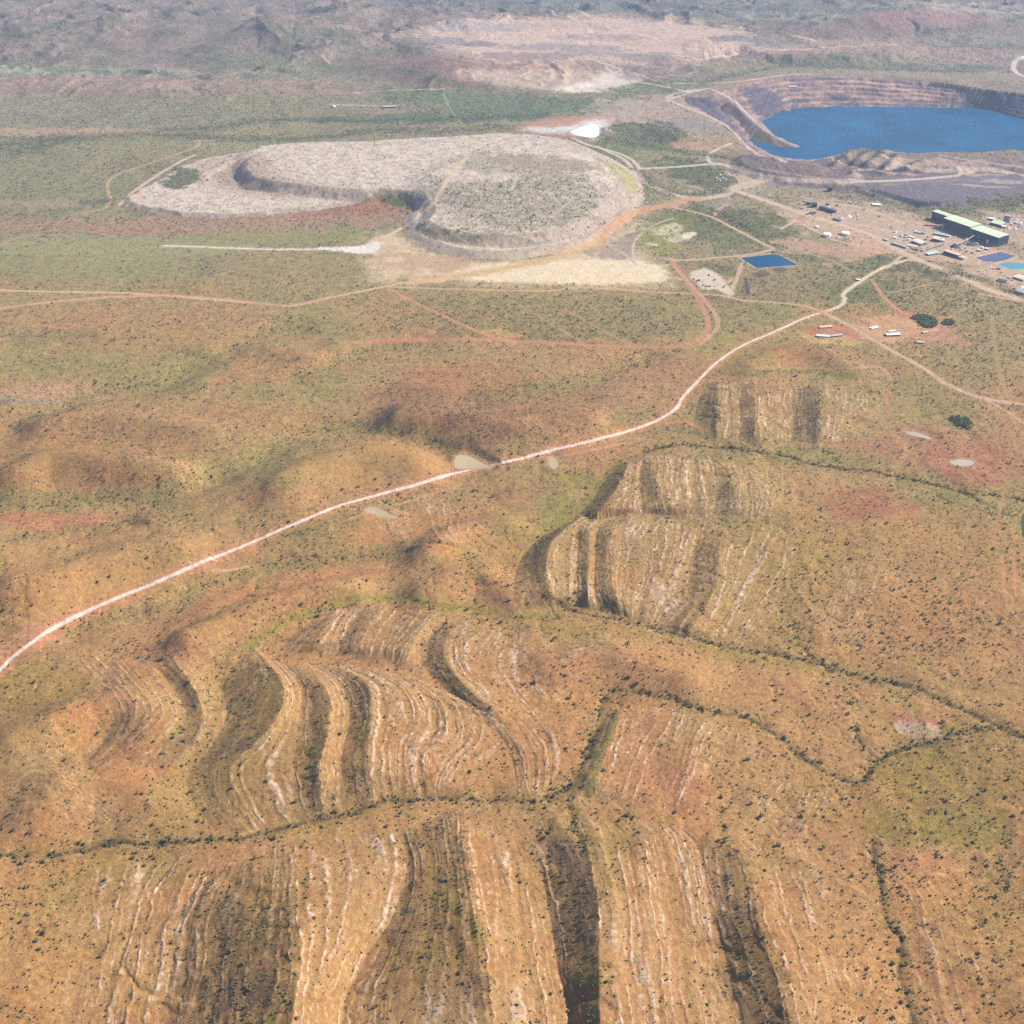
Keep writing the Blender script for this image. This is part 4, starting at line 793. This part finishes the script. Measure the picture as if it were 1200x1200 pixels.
for n_, t in enumerate(chosen):
    lb, gp = zone(uu[t], vv[t])
    o = link('scrub_tree', TM[n_ % 6], label=lb, category='tree', group=gp); o.location = (tx[t], ty[t], tz[t]-.1); o.rotation_euler = (0, 0, random.random()*6.28); o.scale = (rad[t], rad[t], hgt[t])
print('trees done')
# ------------------------------------------------------------------ mine buildings and yards
import bmesh
def flat_mat(name, rgb, rough=.7, metal=0, var=.25):
    m, nt, b = mat(name, Roughness=rough, Metallic=metal); g = nt.nodes.new('ShaderNodeTexCoord'); n = noise_n(nt, g.outputs['Object'], .35, 4, .6)
    mx = nt.nodes.new('ShaderNodeMix'); mx.data_type = 'RGBA'; c = np.array(rgb); mx.inputs[6].default_value = (*(c*(1-var)), 1); mx.inputs[7].default_value = (*np.clip(c*(1+var), 0, .9), 1)
    nt.links.new(mathn(nt, 'MULTIPLY_ADD', n, 2.4, -.7, clamp=True), mx.inputs[0]); nt.links.new(mx.outputs[2], b.inputs['Base Color']); return m
M = {'navy': flat_mat('navy_cladding', (.010, .020, .055)), 'green': flat_mat('pale_green_roof', (.46, .54, .34), .5, 0, .3), 'cream': flat_mat('cream_sheet', (.62, .55, .42)),
     'white': flat_mat('white_sheet', (.78, .78, .76), .5, 0, .08), 'grey': flat_mat('grey_sheet', (.32, .33, .34)), 'dark': flat_mat('dark_steel', (.05, .055, .07)), 'pink': flat_mat('dusty_pink_sheet', (.50, .36, .30)),
     'red': flat_mat('red_sheet', (.42, .16, .12)), 'concrete': flat_mat('concrete', (.45, .42, .38)), 'teal': flat_mat('pale_blue_green_sheet', (.30, .42, .38)), 'coal': flat_mat('black_ore', (.045, .05, .06), .95), 'glass': flat_mat('dark_opening', (.02, .025, .03), .3),
     'tyre': flat_mat('tyre_rubber', (.02, .02, .02), .9), 'blue': flat_mat('blue_grey_steel', (.16, .20, .28)), 'yellow': flat_mat('yellow_paint', (.55, .36, .05))}
def bmm(name, build, mats, parent=None, **pr):
    bm = bmesh.new(); build(bm); bmesh.ops.recalc_face_normals(bm, faces=bm.faces); me = bpy.data.meshes.new(name); bm.to_mesh(me); bm.free()
    for m in mats: me.materials.append(m)
    return link(name, me, parent, **pr)
def box(bm, x0, x1, y0, y1, z0, z1, mi=0):
    v = [bm.verts.new((x, y, z)) for z in (z0, z1) for x, y in ((x0, y0), (x1, y0), (x1, y1), (x0, y1))]
    for f in ((3,2,1,0), (4,5,6,7), (0,1,5,4), (1,2,6,5), (2,3,7,6), (3,0,4,7)): bm.faces.new([v[k] for k in f]).material_index = mi
def prism(bm, pts, y0, y1, mi=0):          # profile in x,z swept along y
    a = [bm.verts.new((x, y0, z)) for x, z in pts]; b = [bm.verts.new((x, y1, z)) for x, z in pts]; n = len(pts)
    bm.faces.new(a).material_index = mi; bm.faces.new(b[::-1]).material_index = mi
    for k in range(n): bm.faces.new([a[k], b[k], b[(k+1) % n], a[(k+1) % n]]).material_index = mi
def cyl(bm, cx, cy, r0, r1, z0, z1, n=24, mi=0):
    a = [bm.verts.new((cx+r0*math.cos(t), cy+r0*math.sin(t), z0)) for t in np.linspace(0, 2*math.pi, n+1)[:-1]]
    if r1 > .01:
        b = [bm.verts.new((cx+r1*math.cos(t), cy+r1*math.sin(t), z1)) for t in np.linspace(0, 2*math.pi, n+1)[:-1]]; bm.faces.new(b).material_index = mi
        for k in range(n): bm.faces.new([a[k], a[(k+1) % n], b[(k+1) % n], b[k]]).material_index = mi
    else:
        t = bm.verts.new((cx, cy, z1))
        for k in range(n): bm.faces.new([a[k], a[(k+1) % n], t]).material_index = mi
    bm.faces.new(a[::-1]).material_index = mi
def place(u, v):
    x, y = W(np.array([float(u)]), np.array([float(v)])); return float(x[0]), float(y[0]), float(sample(H, x, y)[0])
def root(name, label, cat, u, v, rz=0.0, group=None, dz=0.0):
    o = bpy.data.objects.new(name, None); SC.collection.objects.link(o); x, y, z = place(u, v); o.location = (x, y, z+dz); o.rotation_euler = (0, 0, rz); o['label'] = label; o['category'] = cat
    if group: o['group'] = group
    return o
def heading(a, b):
    x0, y0, _ = place(*a); x1, y1, _ = place(*b); return math.atan2(y1-y0, x1-x0), math.hypot(x1-x0, y1-y0)
def shed(name, label, cat, a, b, depth, h, wall, roof, kind='gable', doors=3, group=None, rh=None):
    """front edge runs from pixel a to pixel b, depth goes away from the camera"""
    rz, L = heading(a, b); o = root(name, label, cat, a[0], a[1], rz, group)
    bmm('wall', lambda bm: box(bm, 0, L, 0, depth, -1.5, h), [M[wall]], o)
    rh = rh if rh is not None else depth*.14
    if kind == 'gable':
        bmm('roof', lambda bm: prism_x(bm, [(-.6, h+.003), (depth/2, h+rh), (depth+.6, h+.003), (depth+.6, h+.35), (depth/2, h+rh+.35), (-.6, h+.35)], -.6, L+.6), [M[roof]], o)
    elif kind == 'flat':
        def f(bm):
            box(bm, -.4, L+.4, -.4, depth+.4, h+.003, h+.4)
            for q in range(max(1, int(L/14))): box(bm, 4+q*14, 6.5+q*14, depth*.4, depth*.4+2, h+.403, h+1.5)
        bmm('roof', f, [M[roof]], o)
    else:
        bmm('roof', lambda bm: prism_x(bm, [(-.6, h+.003), (depth+.6, h+rh), (depth+.6, h+rh+.35), (-.6, h+.35)], -.6, L+.6), [M[roof]], o)
    for q in range(doors):
        c = L*(q+.5)/doors; wd = min(2.4, L/doors*.3)
        bmm('door', lambda bm: box(bm, c-wd, c+wd, -.12, .05, 0, h*.72), [M['glass']], o)
    return o
def prism_x(bm, pts, x0, x1, mi=0):        # profile in y,z swept along x
    a = [bm.verts.new((x0, y, z)) for y, z in pts]; b = [bm.verts.new((x1, y, z)) for y, z in pts]; n = len(pts)
    bm.faces.new(a[::-1]).material_index = mi; bm.faces.new(b).material_index = mi
    for k in range(n): bm.faces.new([a[k], a[(k+1) % n], b[(k+1) % n], b[k]]).material_index = mi
# the concentrator hall: three stepped blocks under pale green roofs
def onz(u, v, z): x, y = at_z(u, v, z); return np.array([float(x), float(y)])
g0 = place(1140, 281)[2]; HR = 36.0
a_ = onz(1105.8, 256.3, g0+HR); b_ = onz(1171, 278.4, g0+HR); dv = b_-a_; LL = float(np.hypot(*dv)); rz = math.atan2(dv[1], dv[0]); nrm = np.array([-dv[1], dv[0]])/LL
back = onz(1179.5, 273.8, g0+HR); DEP = float((back-b_)@nrm)
o = bpy.data.objects.new('processing_hall', None); SC.collection.objects.link(o); o.location = (a_[0], a_[1], g0); o.rotation_euler = (0, 0, rz)
o['label'] = 'long dark hall with three stepped pale green roofs beside the ore ponds'; o['category'] = 'industrial building'
a_h, d_h, n_h, rz_h = a_, dv/LL, nrm, rz
Lm = LL*.50
def loc(u, v, z):
    p = onz(u, v, g0+z)-a_; return float(p@dv/LL), float(p@nrm)
q1 = loc(1093.3, 247.6, HR-4); q2 = loc(1110.8, 253.6, HR-4); q3 = loc(1115.4, 251.7, HR-4); print('blk', q1, q2, q3, LL, DEP)
blk = [(q1[0], q2[0], (q1[1]+q2[1])/2, (q1[1]+q2[1])/2+max(q3[1]-q2[1], 20), HR-4), (0, Lm, 0, DEP*1.05, HR+3), (Lm+.5, LL, -2, DEP, HR-1)]
print('hall', LL, DEP)
for x0, x1, y0, y1, h_ in blk:
    def f(bm):
        box(bm, x0, x1, y0, y1, -2, h_)
        for q in range(int((x1-x0)/9)+1): box(bm, x0+q*9-.35, x0+q*9+.35, y0-.7, y0-.003, -2, h_-.5, 1)
        for z_ in (9, 18): box(bm, x0, x1, y0-.5, y0-.004, z_, z_+.8, 1)
    bmm('wall', f, [M['navy'], M['blue']], o)
    def fr_f(bm):
        prism_x(bm, [(y0-1.2, h_+.003), ((y0+y1)/2, h_+2.6), (y1+1.2, h_+.003), (y1+1.2, h_+.5), ((y0+y1)/2, h_+3.1), (y0-1.2, h_+.5)], x0-1, x1+1)
        for q in range(int((x1-x0)/11)):            # cream translucent sheets
            xx = x0+5+q*11; ym = (y0+y1)/2; ya, yb = (y0+2, ym-1) if q % 2 else (ym+1, y1-2)
            za = h_+.5+2.6*(1-abs(ya-ym)/((y1-y0)/2+1.2)); zb = h_+.5+2.6*(1-abs(yb-ym)/((y1-y0)/2+1.2))
            v = [bm.verts.new(p) for p in ((xx, ya, za+.05), (xx+4.5, ya, za+.05), (xx+4.5, yb, zb+.05), (xx, yb, zb+.05))]; bm.faces.new(v).material_index = 1
    bmm('roof', fr_f, [M['green'], M['cream']], o)
bmm('transfer_tower', lambda bm: (box(bm, 6, 16, -12, -3, -1, 17), prism_x(bm, [(-12.5, 17), (-7.5, 19.5), (-2.5, 17)], 5.5, 16.5)), [M['grey']], o)
bmm('stair_tower', lambda bm: (box(bm, LL-45, LL-39, -9, -3, -1, 15), box(bm, LL-46, LL-38, -10, -2.5, 15.003, 15.6)), [M['white']], o)
bmm('lean_to', lambda bm: prism_x(bm, [(-16, -1), (-16, 6), (-2.3, 9), (-2.3, -1)], LL-34, LL-4), [M['blue']], o)
bmm('conveyor', lambda bm: [box(bm, q1[0]-24+q*4, q1[0]-20+q*4+.02, q1[1]+6, q1[1]+10, 4+q*1.8, 7+q*1.8) for q in range(6)], [M['teal']], o)
# ore building, heap and their neighbours
o = shed('ore_bin_building', 'tall dark fronted building with a dusty pink end right of the black cone', 'industrial building', (1105,297.5), (1122,303), 24, 13, 'navy', 'pink', 'flat', 4)
bmm('end_wall', lambda bm: box(bm, heading((1105,297.5), (1122,303))[1]+.003, heading((1105,297.5), (1122,303))[1]+26, 1, 23, -1, 9), [M['pink']], o)
def heap(name, label, u, v, r, h, m):
    rr = np.random.default_rng(int(u)); n = 36; bm = bmesh.new(); rings = []
    for k, (fr, fz) in enumerate(((1.05, -.05), (.8, .22), (.55, .5), (.3, .78), (.1, .97))):
        rings.append([bm.verts.new((r*fr*math.cos(t)*rr.uniform(.93, 1.07), r*fr*math.sin(t)*rr.uniform(.93, 1.07), h*fz)) for t in np.linspace(0, 2*math.pi, n+1)[:-1]])
    for A_, B_ in zip(rings[:-1], rings[1:]):
        for k in range(n): bm.faces.new([A_[k], A_[(k+1) % n], B_[(k+1) % n], B_[k]])
    bm.faces.new(rings[-1]); me = bpy.data.meshes.new(name); bm.to_mesh(me); bm.free(); me.materials.append(m); o = link(name, me, label=label, category='stockpile'); o.location = place(u, v); return o
heap('ore_stockpile', 'black ore cone standing behind the pink ended building', 1119, 289.5, 20, 14, M['coal'])
heap('ore_stockpile', 'low dark heap between the ore cone and the long green roofed hall', 1138, 286.5, 24, 9, M['coal'])
heap('gravel_stockpile', 'grey gravel heap on the pad left of the white tanks', 985, 255.5, 12, 6, M['grey'])
heap('gravel_stockpile', 'dusty brown heap on the worked ground above the white tanks', 994, 253.5, 16, 7, M['concrete'])
# plant sheds: name, label, a, b, depth, height, wall, roof, kind, doors
SH = [('workshop', 'cream roofed workshop with blue grey front in the middle of the plant yard', (1068,284), (1079,288.5), 34, 8, 'blue', 'cream', 'gable', 4),
 ('office_block', 'long low grey shed at the lower left corner of the plant yard', (1044,286), (1061,291.5), 16, 5, 'dark', 'grey', 'gable', 6),
 ('pink_shed', 'low shed with pale dusty pink roof beside the long grey shed', (1063,289), (1073,291), 18, 4, 'pink', 'pink', 'skillion', 2),
 ('store_shed', 'cream ended store with dark blue front above the black ore cone', (1092,282), (1100,284), 30, 10, 'navy', 'cream', 'gable', 2),
 ('store_shed', 'small cream cube shed at the right end of the blue fronted store', (1101,283.5), (1106,284), 22, 8, 'cream', 'white', 'flat', 1),
 ('long_store', 'long low dark grey green store directly below the green roofed hall', (1094,275), (1110,278), 22, 5, 'dark', 'teal', 'gable', 5),
 ('site_hut', 'small bright white hut left of the cream roofed workshop', (1064.5,278), (1069,279), 12, 4, 'grey', 'white', 'flat', 1),
 ('site_hut', 'small white hut near the right end of the dark grey green store', (1110,277.5), (1113,278), 8, 4, 'white', 'white', 'flat', 1),
 ('low_store', 'low greenish roofed store with a dark front left of the pink ended building', (1088,300), (1100,298), 18, 5, 'dark', 'teal', 'skillion', 3),
 ('red_roof_shed', 'narrow dusty red roofed shed below the left end of the green roofed hall', (1084,264.5), (1098,265.5), 12, 5, 'pink', 'red', 'gable', 3),
 ('canteen', 'grey roofed block in the top left of the plant yard', (1056,275), (1063,276), 18, 4, 'grey', 'grey', 'gable', 2),
 ('canteen', 'small teal roofed block between the white hut and the red roofed shed', (1072,273), (1078,274), 16, 4, 'grey', 'teal', 'gable', 2),
 ('yard_hut', 'tiny white roofed hut on the far left edge of the plant yard', (1046,279), (1050,280), 10, 3.5, 'pink', 'white', 'gable', 1),
 ('yard_hut', 'low grey hut on the left edge of the plant yard', (1034,281), (1040,283), 14, 4, 'grey', 'grey', 'flat', 1),
 ('filter_house', 'long pale green roofed house with dark open side behind the hall', (1160,263), (1173,266.5), 34, 9, 'dark', 'green', 'skillion', 3),
 ('reagent_shed', 'pale sheet roofed shed beside the tall grey silos', (1158,257.5), (1165,259), 18, 6, 'blue', 'white', 'gable', 2),
 ('reagent_shed', 'cream shed at the right end of the pale green roofed house', (1173.5,267.5), (1179,267.8), 20, 8, 'cream', 'cream', 'flat', 1),
 ('right_edge_shed', 'cream roofed shed at the right edge of the picture below the teal pond', (1187,326), (1199,330), 34, 6, 'pink', 'cream', 'gable', 3),
 ('dark_roof_house', 'dark grey roofed house below the two ore ponds', (1168,330), (1179,332), 26, 4, 'grey', 'dark', 'gable', 2),
 ('grey_shed', 'light grey shed low on the right edge beside the haul road', (1190,343), (1200,346), 40, 7, 'grey', 'grey', 'gable', 2),
 ('camp_hut', 'long pale grey roofed hut row on the red earth pad below the road fork', (957,395), (973,395.5), 12, 4, 'dark', 'white', 'gable', 6),
 ('camp_hut', 'right hand grey hut with a dark front on the red earth pad', (974,395.5), (987,394), 12, 4, 'dark', 'grey', 'gable', 5),
 ('camp_store', 'thin pale roofed shelter along the top of the red earth pad', (961,385), (976,384), 10, 3.5, 'pink', 'pink', 'skillion', 4),
 ('depot_shed', 'long white roofed shed with a dark front on the orange depot pad', (1039,394.5), (1055,394), 16, 5, 'dark', 'white', 'gable', 5),
 ('depot_shelter', 'small bright white roof on the left of the orange depot pad', (1022,386.5), (1030,384.5), 12, 3.5, 'pink', 'white', 'flat', 2),
 ('depot_shelter', 'pale cream roofed shelter just above the long white depot shed', (1042,390), (1050,389), 10, 3.5, 'pink', 'cream', 'flat', 2),
 ('farm_shed', 'grey roofed shed among shrubs right of the depot pad', (1074,402.5), (1083,403), 14, 4, 'grey', 'grey', 'gable', 3),
 ('farm_shed', 'small pink roofed hut beside the grove of dark green trees', (1082,391), (1087,390.5), 10, 3.5, 'pink', 'pink', 'gable', 1),
 ('pump_house', 'small white and dark pump house in the scrub left of the pale main road', (1003,329), (1007,329.5), 9, 5, 'dark', 'white', 'flat', 1),
 ('crusher_house', 'tall dark tower block at the centre of the crusher line', (951,243), (957,243.2), 20, 17, 'navy', 'dark', 'flat', 2),
 ('crusher_house', 'dark block at the left end of the crusher line', (944,240), (950,240.5), 16, 9, 'navy', 'dark', 'flat', 2),
 ('screen_house', 'dark ribbed block on the upper right of the crusher line', (960,245), (967,247.5), 18, 12, 'navy', 'dark', 'flat', 2),
 ('screen_house', 'dark block at the lower right end of the crusher line', (968.5,248), (977,250.5), 18, 12, 'navy', 'dark', 'flat', 2),
 ('control_cabin', 'small dark roofed cabin with pale base below the crusher line', (949,251), (956,251.2), 14, 7, 'teal', 'dark', 'flat', 2),
 ('fuel_shed', 'dark shed with a pale blue lean-to left of the grey gravel heap', (976,257.5), (984,259.5), 14, 6, 'dark', 'blue', 'gable', 2),
 ('primary_tower', 'dark square tower on the hillside above the crusher line', (970,224.5), (975,224.5), 16, 18, 'navy', 'dark', 'flat', 1),
 ('relay_hut', 'tiny white hut on the top edge of the pit wall', (924,102.5), (934,102.8), 14, 7, 'white', 'white', 'flat', 1),
 ('pad_shed', 'small white hut on the far dark pad below the red hills', (389,126), (392,126), 14, 8, 'white', 'white', 'flat', 1),
 ('dam_shed', 'long dark roofed shed behind the far tree lined creek', (449,127), (465,126), 26, 7, 'dark', 'grey', 'gable', 4),
 ('slurry_shed', 'white roofed block among the pale ground behind the crusher line', (1022,241), (1032,242), 20, 5, 'grey', 'white', 'flat', 2)]
for nm, lb, a, b, dp, h_, wl_, rf, kd, nd in SH:
    gp = {'crusher_house': 'dark blocks of the crusher line', 'screen_house': 'dark blocks of the crusher line', 'camp_hut': 'huts on the red earth pad'}.get(nm)
    shed(nm, lb, 'tower' if 'tower' in nm else ('hut' if 'hut' in nm or 'cabin' in nm else 'shed'), a, b, dp, h_, wl_, rf, kd, nd, gp)
def tank(label, u, v, r, h, wm_='white', name='storage_tank', cone=.12, group=None):
    o = root(name, label, 'tank', u, v, 0, group)
    bmm('tank_wall', lambda bm: cyl(bm, 0, 0, r, r, -1, h, 32), [M[wm_]], o); bmm('tank_roof', lambda bm: cyl(bm, 0, 0, r+.25, .0, h+.003, h+r*cone, 32), [M['white']], o)
    bmm('ladder', lambda bm: box(bm, r+.02, r+.8, -.6, .6, 0, h), [M['grey']], o); return o
tank('large white round tank, left of the pair on the brown pad', 969, 276.5, 16, 10, group='white tanks on the brown pad'); tank('large white round tank, right of the pair on the brown pad', 990.7, 275, 16, 10, group='white tanks on the brown pad')
tank('small white tank on the pad above the white pair', 957.5, 266.5, 6, 5)
for q in range(4): tank(('first', 'second', 'third', 'fourth')[q]+' silo from the left in the row of tall grey silos behind the hall', 1176.2+q*1.8, 259.5+q*.45, 2.6, 27, 'blue', 'silo', .5, 'tall grey silos behind the hall')
tank('cream cylinder tank behind the right end of the hall', 1190, 262, 6, 9, 'white'); tank('low white tank furthest right behind the hall', 1196, 263, 6, 7, 'white')
for q, (u, v, r_, lb) in enumerate([(1151,291,5,'small white tank at the upper end of the dark blue pond'), (1147,294,7,'dark walled tank left of the dark blue pond'), (1156,292.5,6,'dark walled tank nearest the green roofed hall above the pond'), (1199,338,8,'wide white tank at the right edge beside the light grey shed')]): tank(lb, u, v, r_, 6, 'white' if q in (0, 3) else 'dark')
# conveyors: inclined gantries
def conveyor(label, a, b, z0, z1):
    rz, L = heading(a, b); o = root('conveyor', label, 'conveyor', a[0], a[1], rz)
    def f(bm):
        v = []
        for x, z in ((0, z0), (L, z1)):
            v.append([bm.verts.new((x, y, z+dz)) for y, dz in ((-1.6, 0), (1.6, 0), (1.6, 2.6), (-1.6, 2.6))])
        for k in range(4): bm.faces.new([v[0][k], v[0][(k+1) % 4], v[1][(k+1) % 4], v[1][k]])
        bm.faces.new(v[0][::-1]); bm.faces.new(v[1])
    bmm('gantry', f, [M['grey']], o); n = max(2, int(L/16))
    for q in range(n): t = (q+.6)/n; bmm('trestle', lambda bm: (box(bm, L*t-.5, L*t+.5, -1.4, -.9, -1, z0+(z1-z0)*t), box(bm, L*t-.5, L*t+.5, .9, 1.4, -1, z0+(z1-z0)*t)), [M['dark']], o)
conveyor('inclined grey conveyor rising from the ore cone to the green roofed hall', (1124,288), (1140,282), 5, 20)
conveyor('long thin conveyor running left from the pink ended building', (1086,293), (1106,288), 3, 12)
conveyor('short conveyor between the crusher line blocks', (958,244), (962,245.5), 7, 8)
conveyor('sloping dark conveyor left of the crusher line', (936,241.5), (944,240.5), 1.5, 7)
# machines in the yards
def machine(label, u, v, rz, m='dark', k=1.0, name='haul_truck', cat='truck'):
    o = root(name, label, cat, u, v, rz)
    bmm('tray', lambda bm: prism_x(bm, [(-2*k, 2*k), (-2.4*k, 4*k), (2.4*k, 4*k), (2*k, 2*k)], -1*k, 5*k), [M[m]], o)
    bmm('cab', lambda bm: (box(bm, -3.6*k, -1.2*k, -1.8*k, 1.8*k, 1.4*k, 4.2*k), box(bm, -4*k, -3.6*k, -1.9*k, 1.9*k, 1.1*k, 2.6*k)), [M['grey' if m == 'dark' else m]], o)
    for x in (-2.4, 3):
        for y in (-1.7, 1.7):
            def f(bm):
                a = [(x*k+1.1*k*math.cos(t), 1.0*k+1.1*k*math.sin(t)) for t in np.linspace(0, 2*math.pi, 13)[:-1]]; prism(bm, a, (y-.35)*k, (y+.35)*k)
            bmm('wheel', f, [M['tyre']], o)
for u, v, rz, lb in [(818,329.5,.4,'dark machine parked alone on the left of the white gravel yard'), (824,334.5,1.,'dark machine at the left end of the row in the lower white gravel yard'), (827,336,.8,'dark machine in the middle of the row in the lower white gravel yard'),
        (831,336,.1,'dark machine at the right end of the row in the lower white gravel yard'), (831,323,2.,'dark machine at the top of the white gravel yard'), (837,328.5,.5,'dark machine at the right of the white gravel yard'),
        (818,212,.2,'dark truck on the left of the pale yard inside the haul road loop'), (822,211,.9,'dark truck beside another in the pale yard inside the haul road loop')]: machine(lb, u, v, rz, k=1.5 if u < 824 else 1.1)
machine('red and white long truck on the dirt below the dark blue pond', 1170, 315.5, -.5, 'red', 1.5)
for q, (u, v, a, b_, lb) in enumerate([(1158,314,1166,315,'white long container beside the red truck below the dark blue pond'), (846,209,850,209.5,'white container in the cluttered yard inside the haul road loop'), (842,211,845,210,'grey container left of the white one inside the haul road loop'), (851,206,855,205,'grey container at the top right of the cluttered yard inside the haul road loop')]):
    rz, L = heading((u, v), (a, b_)); o = root('shipping_container', lb, 'container', u, v, rz); c_ = 'grey' if 'grey' in lb else 'white'
    bmm('body', lambda bm: ([box(bm, k*1.2, k*1.2+.7, -.08, 3.08, .3, 3.3) for k in range(int(L/1.2))], box(bm, 0, L, 0, 3, .2, 3.4)), [M[c_]], o); bmm('door', lambda bm: box(bm, L+.003, L+.1, .2, 2.8, .3, 3.2), [M['blue']], o)
for nm, cat, lb, gp, reg, n_, ms in [
  ('site_container', 'container', 'small container or bin among the clutter of the plant yard', 'small containers scattered over the plant yard', [(1040,272),(1090,270),(1150,286),(1140,300),(1080,298),(1050,290)], 46, ('grey','white','dark','blue','pink')),
  ('site_container', 'container', 'small container on the pale ground behind the long green roofed hall', 'small containers behind the hall', [(1150,256),(1190,252),(1199,268),(1180,272)], 14, ('grey','white','blue')),
  ('scrap_bin', 'bin', 'small dark or pale bin on the worked ground around the crusher line', 'bins around the crusher line', [(935,234),(1000,238),(1040,256),(1000,262),(940,252)], 22, ('dark','grey','concrete')),
  ('scrap_bin', 'bin', 'small bin in the cluttered yard inside the haul road loop', 'bins inside the haul road loop', [(838,205),(856,203),(858,211),(840,213)], 12, ('dark','grey','white')),
  ('scrap_bin', 'bin', 'small pale bin on the dirt around the two ore ponds', 'bins around the ore ponds', [(1140,310),(1198,317),(1199,340),(1160,330)], 14, ('white','grey','red'))]:
    pr_ = [];
    for m_ in ms:
        hh = random.uniform(2.5, 5); l_ = random.uniform(6, 13); w_ = random.uniform(3, 6)
        bm = bmesh.new(); box(bm, -l_/2, l_/2, -w_/2, w_/2, -.6, hh); box(bm, -l_/2-.15, l_/2+.15, -w_/2-.15, w_/2+.15, hh+.003, hh+.3)
        for q in range(3): box(bm, -l_/2+l_*(q+.3)/3, -l_/2+l_*(q+.3)/3+.4, -w_/2-.12, -w_/2-.003, 0, hh*.9)
        me = bpy.data.meshes.new(nm); bm.to_mesh(me); bm.free(); me.materials.append(M[m_]); pr_.append(me)
    for q in range(n_):
        k = random.randrange(len(reg)); c0 = np.mean(reg, 0); p1, p2 = np.array(reg[k]), np.array(reg[(k+1) % len(reg)]); t1, t2 = random.random()**.5, random.random(); pq = c0+t1*((1-t2)*p1+t2*p2-c0)
        x, y, z = place(*pq); 
        if abs((np.array([x, y])-a_h)@n_h-DEP/2) < DEP*.9 and -60 < (np.array([x, y])-a_h)@d_h < LL+10: continue
        o = link(nm, random.choice(pr_), label=lb, category=cat, group=gp); o.location = (x, y, z); o.rotation_euler = (0, 0, rz_h+random.choice((0, 1.57))+random.uniform(-.08, .08)); o.scale = (random.uniform(.7, 1.3),)*3
# groves
def grove(name, label, pts, seed, dens_):
    P = wl(pts, 0, 3, closed=True); rr = np.random.default_rng(seed); n = int(dens_); x = rr.uniform(P[:, 0].min(), P[:, 0].max(), n*4); y = rr.uniform(P[:, 1].min(), P[:, 1].max(), n*4); ins = np.zeros(len(x), bool)
    for a, b in zip(P, np.roll(P, -1, 0)):
        c = (a[1] > y) != (b[1] > y); ins ^= c & (x < (b[0]-a[0])*(y-a[1])/(b[1]-a[1]+1e-9)+a[0])
    x, y = x[ins][:n], y[ins][:n]; r1 = rr.uniform(3, 5.2, len(x)); V, Fc = build_trees(x, y, sample(H, x, y), r1, r1*1.5, CR2, seed); link(name, mesh_from(name, V, Fc, 3, [LD]), kind='stuff', label=label, category='grove')
grove('grove', 'oval grove of dense dark green trees on the orange depot pad', [(1069,372),(1078,369),(1092,372),(1099,379),(1094,384),(1082,383),(1076,377)], 5, 260)
grove('grove', 'small dark green grove right of the oval grove', [(1104,378),(1110,375),(1119,378),(1117,381),(1107,381)], 6, 70)
grove('grove', 'isolated clump of dark green trees on the brown flat near the right edge', [(1113,491),(1122,488),(1136,493),(1140,500),(1134,504),(1121,499)], 7, 90)
# ------------------------------------------------------------------ HAZE
hm = bpy.data.materials.new('haze_air'); hm.use_nodes = True; nt = hm.node_tree; nt.nodes.remove(nt.nodes['Principled BSDF'])
pv = nt.nodes.new('ShaderNodeVolumePrincipled'); pv.inputs['Color'].default_value = (.56, .72, 1.0, 1); pv.inputs['Density'].default_value = HAZE_D; pv.inputs['Anisotropy'].default_value = .1
nt.links.new(pv.outputs[0], nt.nodes['Material Output'].inputs['Volume'])
ex = float(np.abs(X).max())+500; y0 = float(Y.min())-500; y1 = float(Y.max())+500; z0 = float(H.min())-1.5; z1 = CAMZ+20
vs = [(x, y, z) for x in (-ex, ex) for y in (y0, y1) for z in (z0, z1)]
me = bpy.data.meshes.new('haze'); me.from_pydata(vs, [], [(0,1,3,2),(4,6,7,5),(0,4,5,1),(2,3,7,6),(0,2,6,4),(1,5,7,3)]); me.materials.append(hm); link('haze', me, kind='stuff')
